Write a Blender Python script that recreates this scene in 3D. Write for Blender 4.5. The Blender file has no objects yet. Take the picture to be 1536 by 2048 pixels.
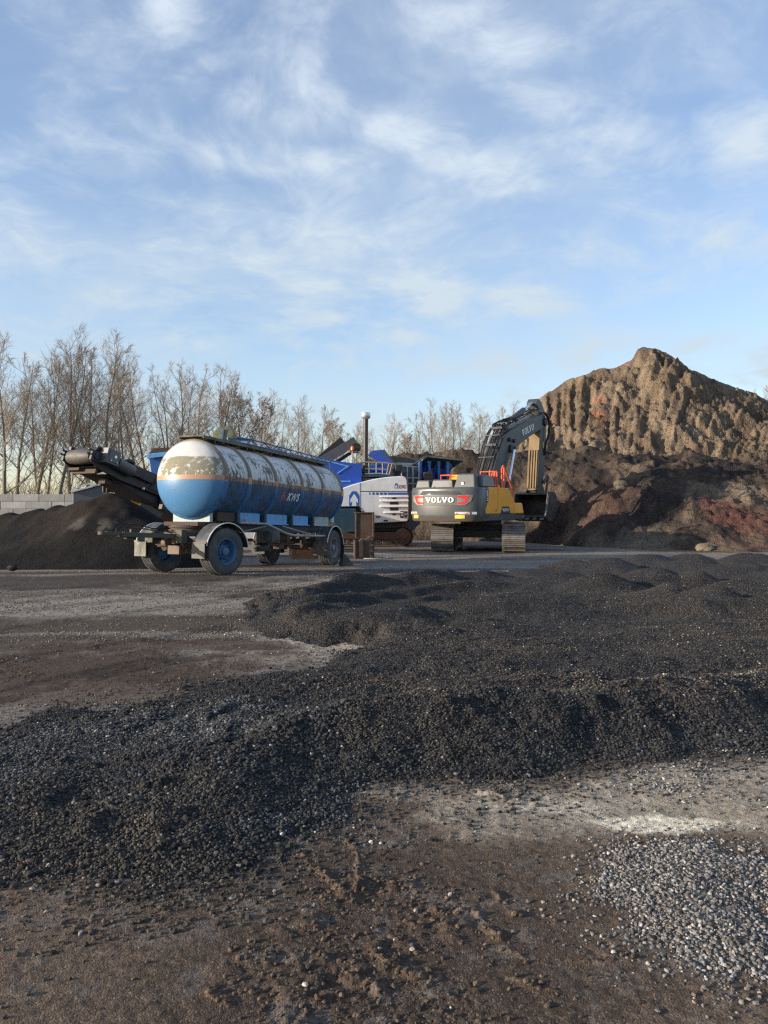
import bpy, bmesh, math, random
import numpy as np
from mathutils import Vector, Matrix

R = math.radians
scene = bpy.context.scene
COL = scene.collection
ZC, F, HZ = 1.62, 1540.0, 1012.0        # eye height, focal length and horizon row used to survey the yard


def at(px, py, Y):
    """world point at distance Y that the survey photo shows at px, py"""
    return Vector(((px - 768) / F * Y, Y, ZC + (HZ - py) / F * Y))


def gp(px, py):
    """point of the flat yard floor"""
    Y = ZC * F / (py - HZ)
    return ((px - 768) / F * Y, Y)


# ------------------------------------------------------------------ mesh builder
class MB:
    def __init__(s, M=None):
        s.v, s.f, s.mi, s.M = [], [], [], M

    def add(s, verts, faces, mi=0):
        b = len(s.v)
        for p in verts:
            p = Vector(p)
            s.v.append(s.M @ p if s.M else p)
        for f in faces:
            s.f.append([b + i for i in f]); s.mi.append(mi)

    def box(s, c, d, rot=None, mi=0):
        c = Vector(c); hx, hy, hz = d[0] / 2, d[1] / 2, d[2] / 2
        vs = [Vector((x, y, z)) for x in (-hx, hx) for y in (-hy, hy) for z in (-hz, hz)]
        if rot is not None:
            vs = [rot @ p for p in vs]
        s.add([c + p for p in vs], [(0, 1, 3, 2), (4, 6, 7, 5), (0, 4, 5, 1), (2, 3, 7, 6), (0, 2, 6, 4), (1, 5, 7, 3)], mi)

    def bar(s, p0, p1, w, h, mi=0):
        p0, p1 = Vector(p0), Vector(p1); d = p1 - p0
        q = d.to_track_quat('X', 'Z').to_matrix()
        s.box((p0 + p1) / 2, (d.length, w, h), q, mi)

    def cyl(s, p0, p1, r0, r1=None, n=16, caps=True, mi=0):
        p0, p1 = Vector(p0), Vector(p1); r1 = r0 if r1 is None else r1
        q = (p1 - p0).to_track_quat('Z', 'Y').to_matrix()
        vs = []
        for p, r in ((p0, r0), (p1, r1)):
            for i in range(n):
                a = 2 * math.pi * i / n
                vs.append(p + q @ Vector((r * math.cos(a), r * math.sin(a), 0)))
        fs = [(i, (i + 1) % n, n + (i + 1) % n, n + i) for i in range(n)]
        if caps:
            fs += [tuple(range(n - 1, -1, -1)), tuple(range(n, 2 * n))]
        s.add(vs, fs, mi)

    def tube(s, pts, r, n=8, mi=0, r1=None, caps=True):
        pts = [Vector(p) for p in pts]; m = len(pts); vs = []
        up = None
        for k, p in enumerate(pts):
            t = (pts[min(k + 1, m - 1)] - pts[max(k - 1, 0)]).normalized()
            if up is None:
                up = Vector((0, 0, 1)) if abs(t.z) < .9 else Vector((1, 0, 0))
            a = t.cross(up).normalized(); b = a.cross(t); up = b
            rr = r if r1 is None else r + (r1 - r) * k / (m - 1)
            for i in range(n):
                w = 2 * math.pi * i / n
                vs.append(p + (a * math.cos(w) + b * math.sin(w)) * rr)
        fs = [(k * n + i, k * n + (i + 1) % n, (k + 1) * n + (i + 1) % n, (k + 1) * n + i) for k in range(m - 1) for i in range(n)]
        if caps:
            fs += [tuple(range(n - 1, -1, -1)), tuple(range((m - 1) * n, m * n))]
        s.add(vs, fs, mi)

    def lathe(s, prof, o, d, n=32, mi=0, a0=0, a1=2 * math.pi):
        o = Vector(o); q = Vector(d).to_track_quat('Z', 'Y').to_matrix(); vs = []
        full = abs(a1 - a0 - 2 * math.pi) < 1e-6
        nn = n if full else n + 1
        for r, h in prof:
            for i in range(nn):
                a = a0 + (a1 - a0) * i / n
                vs.append(o + q @ Vector((r * math.cos(a), r * math.sin(a), h)))
        fs = []
        for k in range(len(prof) - 1):
            for i in range(n):
                j = (i + 1) % nn
                fs.append((k * nn + i, k * nn + j, (k + 1) * nn + j, (k + 1) * nn + i))
        s.add(vs, fs, mi)

    def prism(s, poly, d0, d1, fn, mi=0):
        """polygon (a,b) swept from d0 to d1; fn(a,b,d) gives the point"""
        n = len(poly)
        vs = [fn(a, b, d0) for a, b in poly] + [fn(a, b, d1) for a, b in poly]
        fs = [tuple(range(n)), tuple(range(2 * n - 1, n - 1, -1))]
        fs += [(i, n + i, n + (i + 1) % n, (i + 1) % n) for i in range(n)]
        s.add(vs, fs, mi)

    def build(s, name, mats, parent=None, smooth=35, bevel=0.0, seg=2):
        me = bpy.data.meshes.new(name)
        me.from_pydata([tuple(p) for p in s.v], [], s.f)
        if not isinstance(mats, (list, tuple)):
            mats = [mats]
        for m in mats:
            me.materials.append(m)
        if len(mats) > 1:
            me.polygons.foreach_set('material_index', s.mi)
        bm = bmesh.new(); bm.from_mesh(me)
        bmesh.ops.remove_doubles(bm, verts=bm.verts, dist=1e-5)
        bmesh.ops.recalc_face_normals(bm, faces=bm.faces)
        bm.to_mesh(me); bm.free()
        if smooth:
            me.shade_smooth(); me.set_sharp_from_angle(angle=R(smooth))
        o = bpy.data.objects.new(name, me); COL.objects.link(o)
        if parent:
            o.parent = parent
        if bevel:
            b = o.modifiers.new('bevel', 'BEVEL'); b.width = bevel; b.segments = seg; b.limit_method = 'ANGLE'; b.angle_limit = R(35)
        return o


def X_(a, b, d): return Vector((d, a, b))     # polygon in y,z swept along x
def Y_(a, b, d): return Vector((a, d, b))     # polygon in x,z swept along y
def Z_(a, b, d): return Vector((a, b, d))     # polygon in x,y swept along z


def tag(o, label=None, cat=None, group=None, kind=None):
    if label: o['label'] = label
    if cat: o['category'] = cat
    if group: o['group'] = group
    if kind: o['kind'] = kind
    return o


def empty(name, loc=(0, 0, 0), rot=(0, 0, 0)):
    o = bpy.data.objects.new(name, None); COL.objects.link(o)
    o.location = loc; o.rotation_euler = rot; o.empty_display_size = .3
    return o


def clone(o, parent=None):
    c = o.copy(); COL.objects.link(c)
    if parent: c.parent = parent
    for ch in o.children:
        clone(ch, c)
    return c


def text_flat(txt, size=1.0, shear=0.0, bold=0.0, space=1.12):
    cu = bpy.data.curves.new('letters', 'FONT'); cu.body = txt; cu.size = size; cu.shear = shear; cu.offset = bold; cu.space_character = space
    cu.align_x = 'CENTER'; cu.align_y = 'CENTER'; cu.resolution_u = 4
    o = bpy.data.objects.new('letters', cu); COL.objects.link(o)
    dg = bpy.context.evaluated_depsgraph_get(); dg.update()
    me = bpy.data.meshes.new_from_object(o.evaluated_get(dg))
    vs = [(v.co.x, v.co.y) for v in me.vertices]; fs = [tuple(p.vertices) for p in me.polygons]
    bpy.data.objects.remove(o); bpy.data.curves.remove(cu); bpy.data.meshes.remove(me)
    return vs, fs


def slab_word(gap=.1):
    """heavy slab-serif capitals, unit height, centred"""
    V = [(0, 1), (.48, 1), (.48, .88), (.4, .88), (.58, .36), (.76, .88), (.66, .88), (.66, 1), (1.06, 1), (1.06, .88), (.98, .88), (.66, 0), (.42, 0), (.08, .88), (0, .88)]
    L = [(0, 1), (.5, 1), (.5, .88), (.38, .88), (.38, .13), (.6, .13), (.7, .4), (.82, .4), (.8, 0), (0, 0), (0, .12), (.1, .12), (.1, .88), (0, .88)]
    vs, fs, x = [], [], 0
    for ch in 'VOLVO':
        b = len(vs)
        if ch == 'O':
            n = 28
            for rx, ry in ((.5, .52), (.22, .4)):
                for i in range(n):
                    a = 2 * math.pi * i / n
                    vs.append((x + .5 + rx * math.cos(a), .5 + ry * math.sin(a)))
            fs += [(b + i, b + (i + 1) % n, b + n + (i + 1) % n, b + n + i) for i in range(n)]
            x += 1.0 + gap
        else:
            P = V if ch == 'V' else L
            vs += [(x + p[0], p[1]) for p in P]; fs.append(tuple(range(b, b + len(P))))
            x += (1.06 if ch == 'V' else .82) + gap * .7
    w = x - gap
    return [(p[0] - w / 2, p[1] - .5) for p in vs], fs, w


# ------------------------------------------------------------------ node helper
class NT:
    def __init__(s, nt): s.nt = nt; s.k = 0

    def n(s, t, **kw):
        nd = s.nt.nodes.new(t)
        for k, v in kw.items(): setattr(nd, k, v)
        s.k += 1; nd.location = (s.k * 40, -s.k * 20)
        return nd

    def put(s, sock, v):
        if hasattr(v, 'is_output') or isinstance(v, bpy.types.NodeSocket): s.nt.links.new(v, sock)
        else:
            if isinstance(v, (tuple, list)) and len(v) == 3 and sock.type == 'RGBA': v = (*v, 1)
            sock.default_value = v

    def math(s, op, a, b=0.0, c=None, clamp=False):
        m = s.n('ShaderNodeMath', operation=op, use_clamp=clamp)
        s.put(m.inputs[0], a); s.put(m.inputs[1], b)
        if c is not None: s.put(m.inputs[2], c)
        return m.outputs[0]

    def vmath(s, op, a, b=(0, 0, 0)):
        m = s.n('ShaderNodeVectorMath', operation=op)
        s.put(m.inputs[0], a); s.put(m.inputs[1], b)
        return m.outputs['Value'] if op in ('LENGTH', 'DOT_PRODUCT', 'DISTANCE') else m.outputs[0]

    def mix(s, f, a, b, blend='MIX'):
        m = s.n('ShaderNodeMix', data_type='RGBA', blend_type=blend)
        s.put(m.inputs[0], f); s.put(m.inputs[6], a); s.put(m.inputs[7], b)
        return m.outputs[2]

    def noise(s, vec, scale, detail=4, rough=.55, dist=0.0):
        m = s.n('ShaderNodeTexNoise'); s.put(m.inputs['Vector'], vec)
        m.inputs['Scale'].default_value = scale; m.inputs['Detail'].default_value = detail
        m.inputs['Roughness'].default_value = rough; m.inputs['Distortion'].default_value = dist
        return m.outputs[0]

    def voro(s, vec, scale, out='Color', feature='F1'):
        m = s.n('ShaderNodeTexVoronoi', feature=feature); s.put(m.inputs['Vector'], vec); m.inputs['Scale'].default_value = scale
        return m.outputs[out]

    def rng(s, v, a, b, c=0.0, d=1.0, kind='SMOOTHSTEP'):
        m = s.n('ShaderNodeMapRange', interpolation_type=kind)
        s.put(m.inputs[0], v)
        for i, q in enumerate((a, b, c, d)): s.put(m.inputs[1 + i], q)
        return m.outputs[0]

    def mapping(s, vec, scale=(1, 1, 1), loc=(0, 0, 0)):
        m = s.n('ShaderNodeMapping'); s.put(m.inputs[0], vec); m.inputs['Scale'].default_value = scale; m.inputs['Location'].default_value = loc
        return m.outputs[0]

    def bump(s, h, strength=.3, dist=.02, normal=None):
        b = s.n('ShaderNodeBump'); s.put(b.inputs['Height'], h); b.inputs['Strength'].default_value = strength; b.inputs['Distance'].default_value = dist
        if normal is not None: s.put(b.inputs['Normal'], normal)
        return b.outputs[0]


def new_mat(name):
    m = bpy.data.materials.new(name); m.use_nodes = True
    nt = m.node_tree
    b = next(n for n in nt.nodes if n.type == 'BSDF_PRINCIPLED')
    return m, NT(nt), b


def paint(name, col, rough=.45, metal=0.0, var=.15, scale=3.0, dirt=(.09, .075, .06), amt=.35, dscale=1.6, bump=.06, bscale=40, stretch=(1, 1, 1), spec=.5):
    """coated or bare metal / rubber with uneven tone, blotchy dirt and a little surface relief"""
    m, t, b = new_mat(name)
    co = t.n('ShaderNodeTexCoord').outputs['Object']
    co = t.mapping(co, stretch)
    n1 = t.noise(co, scale, 6, .6)
    k = t.rng(n1, .25, .75, 1 - var, 1 + var, 'LINEAR')
    c = t.vmath('SCALE', (*col,)); t.put(c.node.inputs['Scale'], k)
    n2 = t.noise(co, dscale, 9, .68)
    f = t.rng(n2, .62 - amt * .3, .72, 0, min(1, amt * 1.6))
    c2 = t.mix(f, c, (*dirt, 1))
    n3 = t.noise(co, scale * 9, 3, .6)
    c3 = t.mix(t.rng(n3, .63, .72, 0, .5 * amt), c2, tuple(x * .5 for x in dirt) + (1,))
    t.put(b.inputs['Base Color'], c3)
    t.put(b.inputs['Roughness'], t.math('ADD', t.math('MULTIPLY', f, .35), rough, clamp=True))
    b.inputs['Metallic'].default_value = metal
    b.inputs['Specular IOR Level'].default_value = spec
    if bump:
        t.put(b.inputs['Normal'], t.bump(t.noise(co, bscale, 4, .6), bump, .02))
    return m


M = {}
M['steel_dark'] = paint('dark_steel', (.028, .03, .033), .55, .2, amt=.45, dirt=(.07, .06, .05))
M['black_rubber'] = paint('black_rubber', (.012, .013, .015), .75, amt=.3, dirt=(.05, .045, .04))
M['tyre'] = paint('tyre_rubber', (.06, .064, .068), .85, amt=.6, dirt=(.13, .125, .115), dscale=4, bump=.15, spec=.3)
M['rim_blue'] = paint('blue_rim_paint', (.04, .145, .3), .6, amt=.55, dirt=(.11, .11, .1), dscale=4)
M['rim_grey'] = paint('grey_rim_paint', (.2, .21, .22), .5, amt=.5)
M['chassis'] = paint('chassis_paint', (.022, .026, .03), .6, amt=.55, dirt=(.08, .07, .055))
M['rust_dark'] = paint('dark_rusty_steel', (.06, .04, .032), .8, amt=.5, dirt=(.12, .07, .045), dscale=5, bump=.2)
M['rust'] = paint('rusty_steel', (.1, .062, .045), .85, amt=.6, dirt=(.05, .035, .03), dscale=4, bump=.25)
M['rust_orange'] = paint('orange_rust_plate', (.26, .12, .055), .85, amt=.5, dirt=(.12, .07, .04), dscale=4)
M['saddle_blue'] = paint('light_blue_saddle_paint', (.13, .36, .68), .5, amt=.45, dirt=(.12, .13, .13), dscale=5, stretch=(2, 2, .5))
M['pale_plate'] = paint('pale_grey_plate', (.36, .42, .42), .6, amt=.5, dirt=(.2, .19, .16))
M['band'] = paint('rusty_tank_band', (.16, .135, .1), .75, amt=.7, dirt=(.07, .05, .035), dscale=6, bump=.2)
M['guard'] = paint('mudguard_plastic', (.03, .034, .038), .5, amt=.6, dirt=(.13, .12, .1), dscale=3)
M['white_trim'] = paint('white_edge', (.7, .7, .68), .5, amt=.3)
M['white_letter'] = paint('white_lettering', (.78, .78, .76), .5, amt=.1, bump=0)
M['walkway'] = paint('weathered_walkway', (.15, .14, .105), .8, amt=.6, dirt=(.06, .06, .045), dscale=5)
M['rail_blue'] = paint('blue_rail_paint', (.03, .11, .25), .5, amt=.4)
M['olive'] = paint('drawbar_olive', (.06, .065, .045), .7, amt=.6, dirt=(.1, .08, .06))
M['lid'] = paint('mossy_lid', (.14, .15, .08), .7, amt=.6, dirt=(.08, .07, .05), dscale=5)
M['orange'] = paint('orange_plastic', (.75, .14, .02), .35, amt=.15)
M['emblem_orange'] = paint('orange_emblem', (.6, .13, .05), .5, amt=.2, bump=0)
M['cw_grey'] = paint('excavator_grey', (.062, .067, .07), .34, amt=.2, dirt=(.1, .085, .07), dscale=1.2, bump=.03)
M['hood_grey'] = paint('hood_grey', (.068, .073, .069), .5, amt=.3, dirt=(.12, .105, .085))
M['dark_grey'] = paint('dark_grey_paint', (.05, .054, .06), .45, amt=.4, dirt=(.12, .1, .08))
M['boom_grey'] = paint('boom_grey', (.042, .048, .054), .45, amt=.4, dirt=(.12, .095, .07))
M['yellow'] = paint('machine_yellow', (.8, .34, .02), .42, amt=.18, dirt=(.36, .22, .09), dscale=1.5, bump=.03)
M['tan'] = paint('dusty_yellow_steel', (.2, .135, .065), .7, amt=.7, dirt=(.13, .1, .065), dscale=3, stretch=(1, 1, .3))
M['silver_panel'] = paint('silver_lamp_panel', (.17, .165, .15), .35, .3, amt=.35, dirt=(.25, .2, .14))
M['red_lamp'] = paint('red_lamp_glass', (.62, .02, .03), .25, amt=.1, bump=0)
M['red_strip'] = paint('red_reflector', (.55, .12, .08), .45, amt=.3, bump=0)
M['white_strip'] = paint('white_reflector', (.46, .46, .46), .5, amt=.4, bump=0)
M['sticker'] = paint('yellow_sticker', (.52, .46, .05), .5, amt=.2, bump=0)
M['orange_rail'] = paint('orange_rail_paint', (.75, .1, .025), .45, amt=.25)
M['chrome'] = paint('cylinder_rod', (.66, .68, .72), .18, .9, amt=.15)
M['shoe'] = paint('worn_track_steel', (.2, .185, .17), .5, .45, amt=.6, dirt=(.1, .085, .07), dscale=5)
M['bucket'] = paint('bucket_steel', (.06, .058, .055), .55, .3, amt=.6, dirt=(.11, .09, .07), dscale=3)
M['glass'] = paint('cab_glass', (.01, .012, .015), .05, amt=.05, bump=0)
M['lamp_glass'] = paint('work_lamp_glass', (.7, .68, .6), .2, amt=.1, bump=0)
M['cr_white'] = paint('crusher_white', (.6, .63, .65), .4, amt=.22, dirt=(.34, .34, .32), dscale=1.5, bump=.02)
M['cr_blue'] = paint('crusher_blue', (.016, .07, .4), .42, amt=.2, dirt=(.04, .07, .16))
M['cr_blue2'] = paint('faded_crusher_blue', (.02, .1, .34), .5, amt=.35, dirt=(.06, .08, .12))
M['cr_teal'] = paint('dark_teal_paint', (.012, .045, .075), .5, amt=.35, dirt=(.05, .055, .06))
M['seam'] = paint('dark_seam', (.02, .022, .03), .6, amt=.1, bump=0)
M['logo_blue'] = paint('logo_blue', (.012, .09, .38), .45, amt=.05, bump=0)
M['letter_navy'] = paint('navy_lettering', (.012, .02, .09), .45, amt=.05, bump=0)
M['hopper'] = paint('worn_hopper_steel', (.13, .115, .1), .6, .3, amt=.6, dirt=(.09, .07, .055), dscale=2)
M['pipe'] = paint('exhaust_pipe_steel', (.055, .052, .047), .45, .4, amt=.5, dirt=(.08, .07, .06))
M['cap'] = paint('silver_cap', (.62, .63, .63), .3, .7, amt=.15)
M['rail_grey'] = paint('grey_rail', (.3, .31, .32), .5, .2, amt=.4)
M['conv'] = paint('conveyor_black', (.02, .021, .024), .5, .1, amt=.4, dirt=(.06, .055, .055))
M['motor'] = paint('grey_motor', (.085, .09, .1), .45, .2, amt=.4, dirt=(.12, .11, .1))
M['drum'] = paint('worn_belt', (.07, .065, .06), .6, amt=.5, dirt=(.12, .11, .1))
M['brown_beam'] = paint('brown_beam', (.13, .09, .065), .7, amt=.5)
M['pale_flap'] = paint('pale_flap', (.2, .2, .17), .7, amt=.6, dirt=(.1, .095, .08))
M['pale_roof'] = paint('pale_roof_sheet', (.42, .43, .42), .6, amt=.45, dirt=(.25, .24, .22))
# ================================================================== terrain
def _hash(ix, iy, seed):
    h = (ix.astype(np.int64) * 374761393 + iy.astype(np.int64) * 668265263 + seed * 974634777) & 0xffffffff
    h = ((h ^ (h >> 13)) * 1274126177) & 0xffffffff
    h = ((h ^ (h >> 16)) * 2246822519) & 0xffffffff
    return ((h ^ (h >> 15)) & 0xffffff) / float(0xffffff)


def vn(x, y, seed=0):
    ix, iy = np.floor(x), np.floor(y); fx, fy = x - ix, y - iy
    u = fx * fx * fx * (fx * (fx * 6 - 15) + 10); v = fy * fy * fy * (fy * (fy * 6 - 15) + 10)
    a, b = _hash(ix, iy, seed), _hash(ix + 1, iy, seed); c, d = _hash(ix, iy + 1, seed), _hash(ix + 1, iy + 1, seed)
    return (a * (1 - u) + b * u) * (1 - v) + (c * (1 - u) + d * u) * v


def fbm(x, y, f=1.0, o=4, seed=0, g=.5):
    s, a, t = 0.0, 1.0, 0.0
    for i in range(o):
        s = s + a * vn(x * f + 17.3 * i, y * f - 9.1 * i, seed + i); t += a; a *= g; f *= 2.03
    return s / t


def ss(a, b, x):
    t = np.clip((x - a) / (b - a), 0, 1); return t * t * (3 - 2 * t)


def segdist(x, y, P):
    d = np.full(np.shape(x), 1e9)
    for (x0, y0), (x1, y1) in zip(P[:-1], P[1:]):
        dx, dy = x1 - x0, y1 - y0
        t = np.clip(((x - x0) * dx + (y - y0) * dy) / (dx * dx + dy * dy + 1e-12), 0, 1)
        d = np.minimum(d, np.hypot(x - x0 - t * dx, y - y0 - t * dy))
    return d


def polysd(x, y, P):
    ins = np.zeros(np.shape(x), bool)
    for (x0, y0), (x1, y1) in zip(P, P[1:] + P[:1]):
        c = ((y0 > y) != (y1 > y)) & (x < (x1 - x0) * (y - y0) / (y1 - y0 + 1e-12) + x0)
        ins ^= c
    d = segdist(x, y, P + P[:1])
    return np.where(ins, d, -d)


def base_z(y):
    return np.interp(y, [0, 12, 17, 23.5, 40], [0, .03, .05, -.19, -.2])


W = lambda pts: [gp(*p) for p in pts]
# ridges of clay pushed up by tyre lugs: polyline, height, half width
CLAY = [([(607, 1710), (640, 1750), (690, 1802)], .03, .02), ([(690, 1688), (712, 1705), (716, 1745), (705, 1802)], .028, .017),
        ([(995, 1790), (1027, 1834)], .025, .015), ([(860, 1828), (943, 1822), (968, 1850), (996, 1884)], .028, .02),
        ([(1000, 1890), (1060, 1925)], .016, .015), ([(888, 1608), (858, 1712)], .006, .009), ([(912, 1612), (900, 1690)], .005, .009),
        ([(745, 1885), (770, 1940), (840, 1960)], .03, .03), ([(690, 1960), (760, 1985)], .035, .03), ([(1170, 1925), (1290, 1920)], .02, .022),
        ([(935, 1960), (960, 1985)], .02, .015), ([(420, 1990), (450, 2010)], .03, .025), ([(1030, 1965), (1110, 1990)], .018, .02)]
CLAY = [(W(p), h, w) for p, h, w in CLAY]
SANDY = W([(700, 1590), (860, 1570), (1100, 1570), (1300, 1530), (1536, 1510), (1700, 1530), (1700, 1700), (1536, 1700), (1420, 1670), (1290, 1650), (1150, 1640), (900, 1610)])
CHIPS = W([(1120, 1800), (1180, 1730), (1230, 1690), (1300, 1668), (1420, 1668), (1500, 1690), (1640, 1720), (1660, 1990), (1480, 1960), (1330, 1915), (1220, 1860)])
CHIPS2 = W([(1040, 1570), (1200, 1550), (1330, 1510), (1560, 1500), (1600, 1640), (1450, 1640), (1280, 1620), (1120, 1610)])
BLACK = W([(-420, 1560), (-100, 1490), (20, 1470), (110, 1416), (190, 1430), (300, 1400), (390, 1384), (480, 1362), (590, 1348), (690, 1328), (720, 1316), (690, 1296), (600, 1284), (520, 1268), (472, 1256),
           (480, 1238), (530, 1212), (640, 1186), (760, 1168), (900, 1160), (1010, 1156), (1100, 1146), (1200, 1136), (1300, 1128), (1400, 1122), (1560, 1118), (1900, 1120), (2300, 1300),
           (2100, 1470), (1700, 1480), (1536, 1488), (1400, 1500), (1250, 1528), (1100, 1556), (960, 1562), (870, 1566), (780, 1580), (700, 1612), (640, 1650), (560, 1686), (480, 1730), (330, 1776), (200, 1786), (0, 1765), (-250, 1760), (-600, 1700)])
RIDGES = [([(420, 1560), (560, 1505), (760, 1482), (900, 1470), (1100, 1462), (1300, 1442), (1536, 1400), (1750, 1388)], .42, .4),
          ([(700, 1330), (900, 1330), (1150, 1300), (1536, 1290)], .1, .7),
          ([(475, 1246), (560, 1222), (720, 1192), (900, 1172), (1040, 1160)], .2, .8),
          ([(640, 1290), (760, 1262), (900, 1240), (1060, 1224), (1250, 1222), (1400, 1235)], .26, .75),
          ([(520, 1238), (700, 1196), (900, 1176), (1000, 1170)], .16, .2), ([(600, 1236), (760, 1206), (960, 1188)], .14, .2), ([(560, 1266), (700, 1236), (860, 1214)], .12, .18),
          ([(900, 1395), (1120, 1378), (1300, 1350), (1600, 1330)], .09, .3),
          ([(0, 1470), (90, 1425), (130, 1418)], .1, .16), ([(120, 1490), (230, 1440), (390, 1400)], .12, .22), ([(330, 1500), (480, 1420), (620, 1380)], .13, .35),
          ([(360, 1620), (520, 1600), (700, 1570)], .12, .25), ([(80, 1680), (260, 1660), (430, 1640)], .08, .25), ([(150, 1740), (300, 1725), (470, 1690)], .05, .14), ([(0, 1590), (200, 1560), (340, 1530)], .07, .2)]
RIDGES = [(W(p), h, w) for p, h, w in RIDGES]
MOUNDS = [(1120, 1178, .3, .8), (1150, 1152, .35, 1.0), (1215, 1160, .5, .9), (1300, 1150, .55, 1.2), (1290, 1185, .45, .9), (1390, 1160, .5, 1.0),
          (1400, 1190, .4, .8), (1480, 1170, .5, 1.1), (1490, 1206, .4, .8), (1220, 1200, .4, .7), (1350, 1215, .35, .6), (1450, 1225, .35, .6), (1560, 1190, .5, 1.0), (1620, 1220, .45, .9), (1540, 1240, .3, .6),
          (1380, 1138, .5, 1.2), (1500, 1142, .5, 1.3), (1620, 1150, .5, 1.3)]
MOUNDS = [(*gp(a, b), h, w) for a, b, h, w in MOUNDS]


def tamed(dist):
    return np.clip(1.4 - dist / 22.0, .25, 1)


LANES = [W(p) for p in ([(-300, 1262), (150, 1215), (500, 1180), (800, 1140), (1000, 1122)], [(-300, 1310), (150, 1246), (430, 1210), (560, 1186), (820, 1150)], [(-200, 1192), (150, 1180), (420, 1168), (700, 1140)], [(-200, 1225), (200, 1196), (520, 1172), (760, 1146)],
                          [(-400, 1480), (0, 1400), (260, 1340), (520, 1300), (640, 1296)], [(-300, 1380), (40, 1330), (300, 1290), (460, 1262)])]


def lane_mask(x, y):
    wx, wy = x + .3 * (fbm(x, y, .4, 2, 121) - .5), y + .3 * (fbm(x, y, .4, 2, 122) - .5); m = np.zeros(np.shape(x))
    for P in LANES: m = np.maximum(m, ss(.3, .16, segdist(wx, wy, P)))
    return m


def ground_z(x, y):
    d = np.hypot(x, y); near = np.exp(-(d / 11.0) ** 2)
    z = base_z(y) + .05 * (fbm(x, y, .35, 3, 11) - .5) + .07 * (fbm(x, y, .09, 2, 5) - .5) * ss(3, 12, d)
    # trodden soil: clods and dents
    c = fbm(x, y, 7, 4, 21)
    lump = fbm(x, y, 1.3, 3, 41) - .03
    rough = ss(.42, .68, lump)
    z = z + near * (.016 * ss(.5, .8, c) * (.1 + rough) + .010 * (fbm(x, y, 22, 3, 31) - .5) + .008 * rough * (fbm(x, y, 46, 2, 33) - .5))
    for P, h, w in CLAY:
        sd = segdist(x + .05 * (fbm(x, y, 14, 3, 79) - .5), y + .05 * (fbm(x, y, 14, 3, 80) - .5), P)
        z = z + h * .6 * np.exp(-(sd / (w * .75)) ** 2) * np.clip(2.6 * fbm(x, y, 30, 4, 77) - .75, 0, 1.4)
    # faint tyre lanes across the middle of the yard
    z = z + .03 * (fbm(x * .12 + y * .02, y * .9 - x * .12, 1, 4, 61) - .5) * ss(7, 12, d)
    z = z - .02 * lane_mask(x, y) * (.4 + fbm(x, y, 5, 3, 123))
    sand = polysd(x, y, SANDY)
    z = z + .05 * ss(-.1, .6, sand) * fbm(x, y, 1.2, 3, 91)
    return z


def chips_t(x, y):
    """depth of the pale chippings lying on the soil (negative: none)"""
    s = np.maximum(polysd(x, y, CHIPS) + .1 + .5 * (fbm(x, y, 2.6, 4, 7) - .5), polysd(x, y, CHIPS2) * .6 + .7 * (fbm(x, y, 3, 4, 8) - .66))
    return np.where(s > .14, .04 * (1 - np.exp(-(s - .14) / .25)), (s - .14) * .25)


def black_t(x, y):
    """depth of the black planings (negative: none)"""
    d = np.hypot(x, y)
    s = polysd(x, y, BLACK) + (fbm(x, y, 1.6, 4, 3) - .5) * np.clip(d / 9, .45, 1.6)
    thin = 1 - .6 * ss(.5, -1.2, x) * ss(8.5, 6.5, y)
    t = np.where(s > 0, .055 * (1 - np.exp(-s / (.12 + .03 * d + .5 * (1 - thin)))), s * .22)
    g = ss(-.05, .5, s) * thin
    wx = x + .5 * (fbm(x, y, .8, 3, 51) - .5); wy = y + .5 * (fbm(x, y, .8, 3, 52) - .5)
    for P, h, w in RIDGES:
        q = segdist(wx, wy, P) / w
        t = t + (.42 + .2 * ss(6.5, 8.5, y)) * g * h * np.exp(-q * q * .9) * (.4 + 1.2 * fbm(x, y, 1.1, 2, 53))
    m = np.zeros(np.shape(x))
    for mx, my, h, w in MOUNDS:
        q = np.hypot((wx - mx), (wy - my)) / w
        m = np.maximum(m, h * .72 * np.clip(1.15 - q * .8, 0, 1) ** 1.2)
    t = t + g * m
    t = t + g * (.06 * (fbm(x, y, 1.7, 4, 57) - .5) + .075 * (fbm(x, y, 4.2, 4, 62) - .5) * np.exp(-(d / 13) ** 2) + .02 * (fbm(x, y, 14, 3, 58) - .5) * np.exp(-(d / 12) ** 2))
    t = t + g * ss(7, 12, d) * (.16 * (fbm(x, y, .9, 4, 63) - .5) + .07 * (.5 - np.abs(2 * vn(x * .5 + .6 * y, y * 1.1 - .3 * x, 64) - 1)))
    # churned clods in the front and left part
    cl = ss(.5, .75, fbm(x, y, 5.5, 4, 59)) * ss(.35, .6, fbm(x, y, .8, 2, 60)) * np.exp(-(d / 8.5) ** 4)
    return t + .04 * ss(-.05, .5, s) * cl


def np_mesh(name, co, quads, mats, cols=None, smooth=True, attr='Col'):
    me = bpy.data.meshes.new(name)
    nv, nq = len(co), len(quads); k = quads.shape[1]
    me.vertices.add(nv); me.vertices.foreach_set('co', co.astype(np.float32).ravel())
    me.loops.add(nq * k); me.loops.foreach_set('vertex_index', quads.astype(np.int32).ravel())
    me.polygons.add(nq)
    me.polygons.foreach_set('loop_start', np.arange(0, nq * k, k, dtype=np.int32))
    me.polygons.foreach_set('use_smooth', np.full(nq, smooth))
    me.update(calc_edges=True); me.validate()
    for m in mats: me.materials.append(m)
    if cols is not None:
        a = me.color_attributes.new(attr, 'FLOAT_COLOR', 'POINT')
        c4 = np.ones((nv, 4), np.float32); c4[:, :3] = cols
        a.data.foreach_set('color', c4.ravel())
    o = bpy.data.objects.new(name, me); COL.objects.link(o)
    return o


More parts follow.
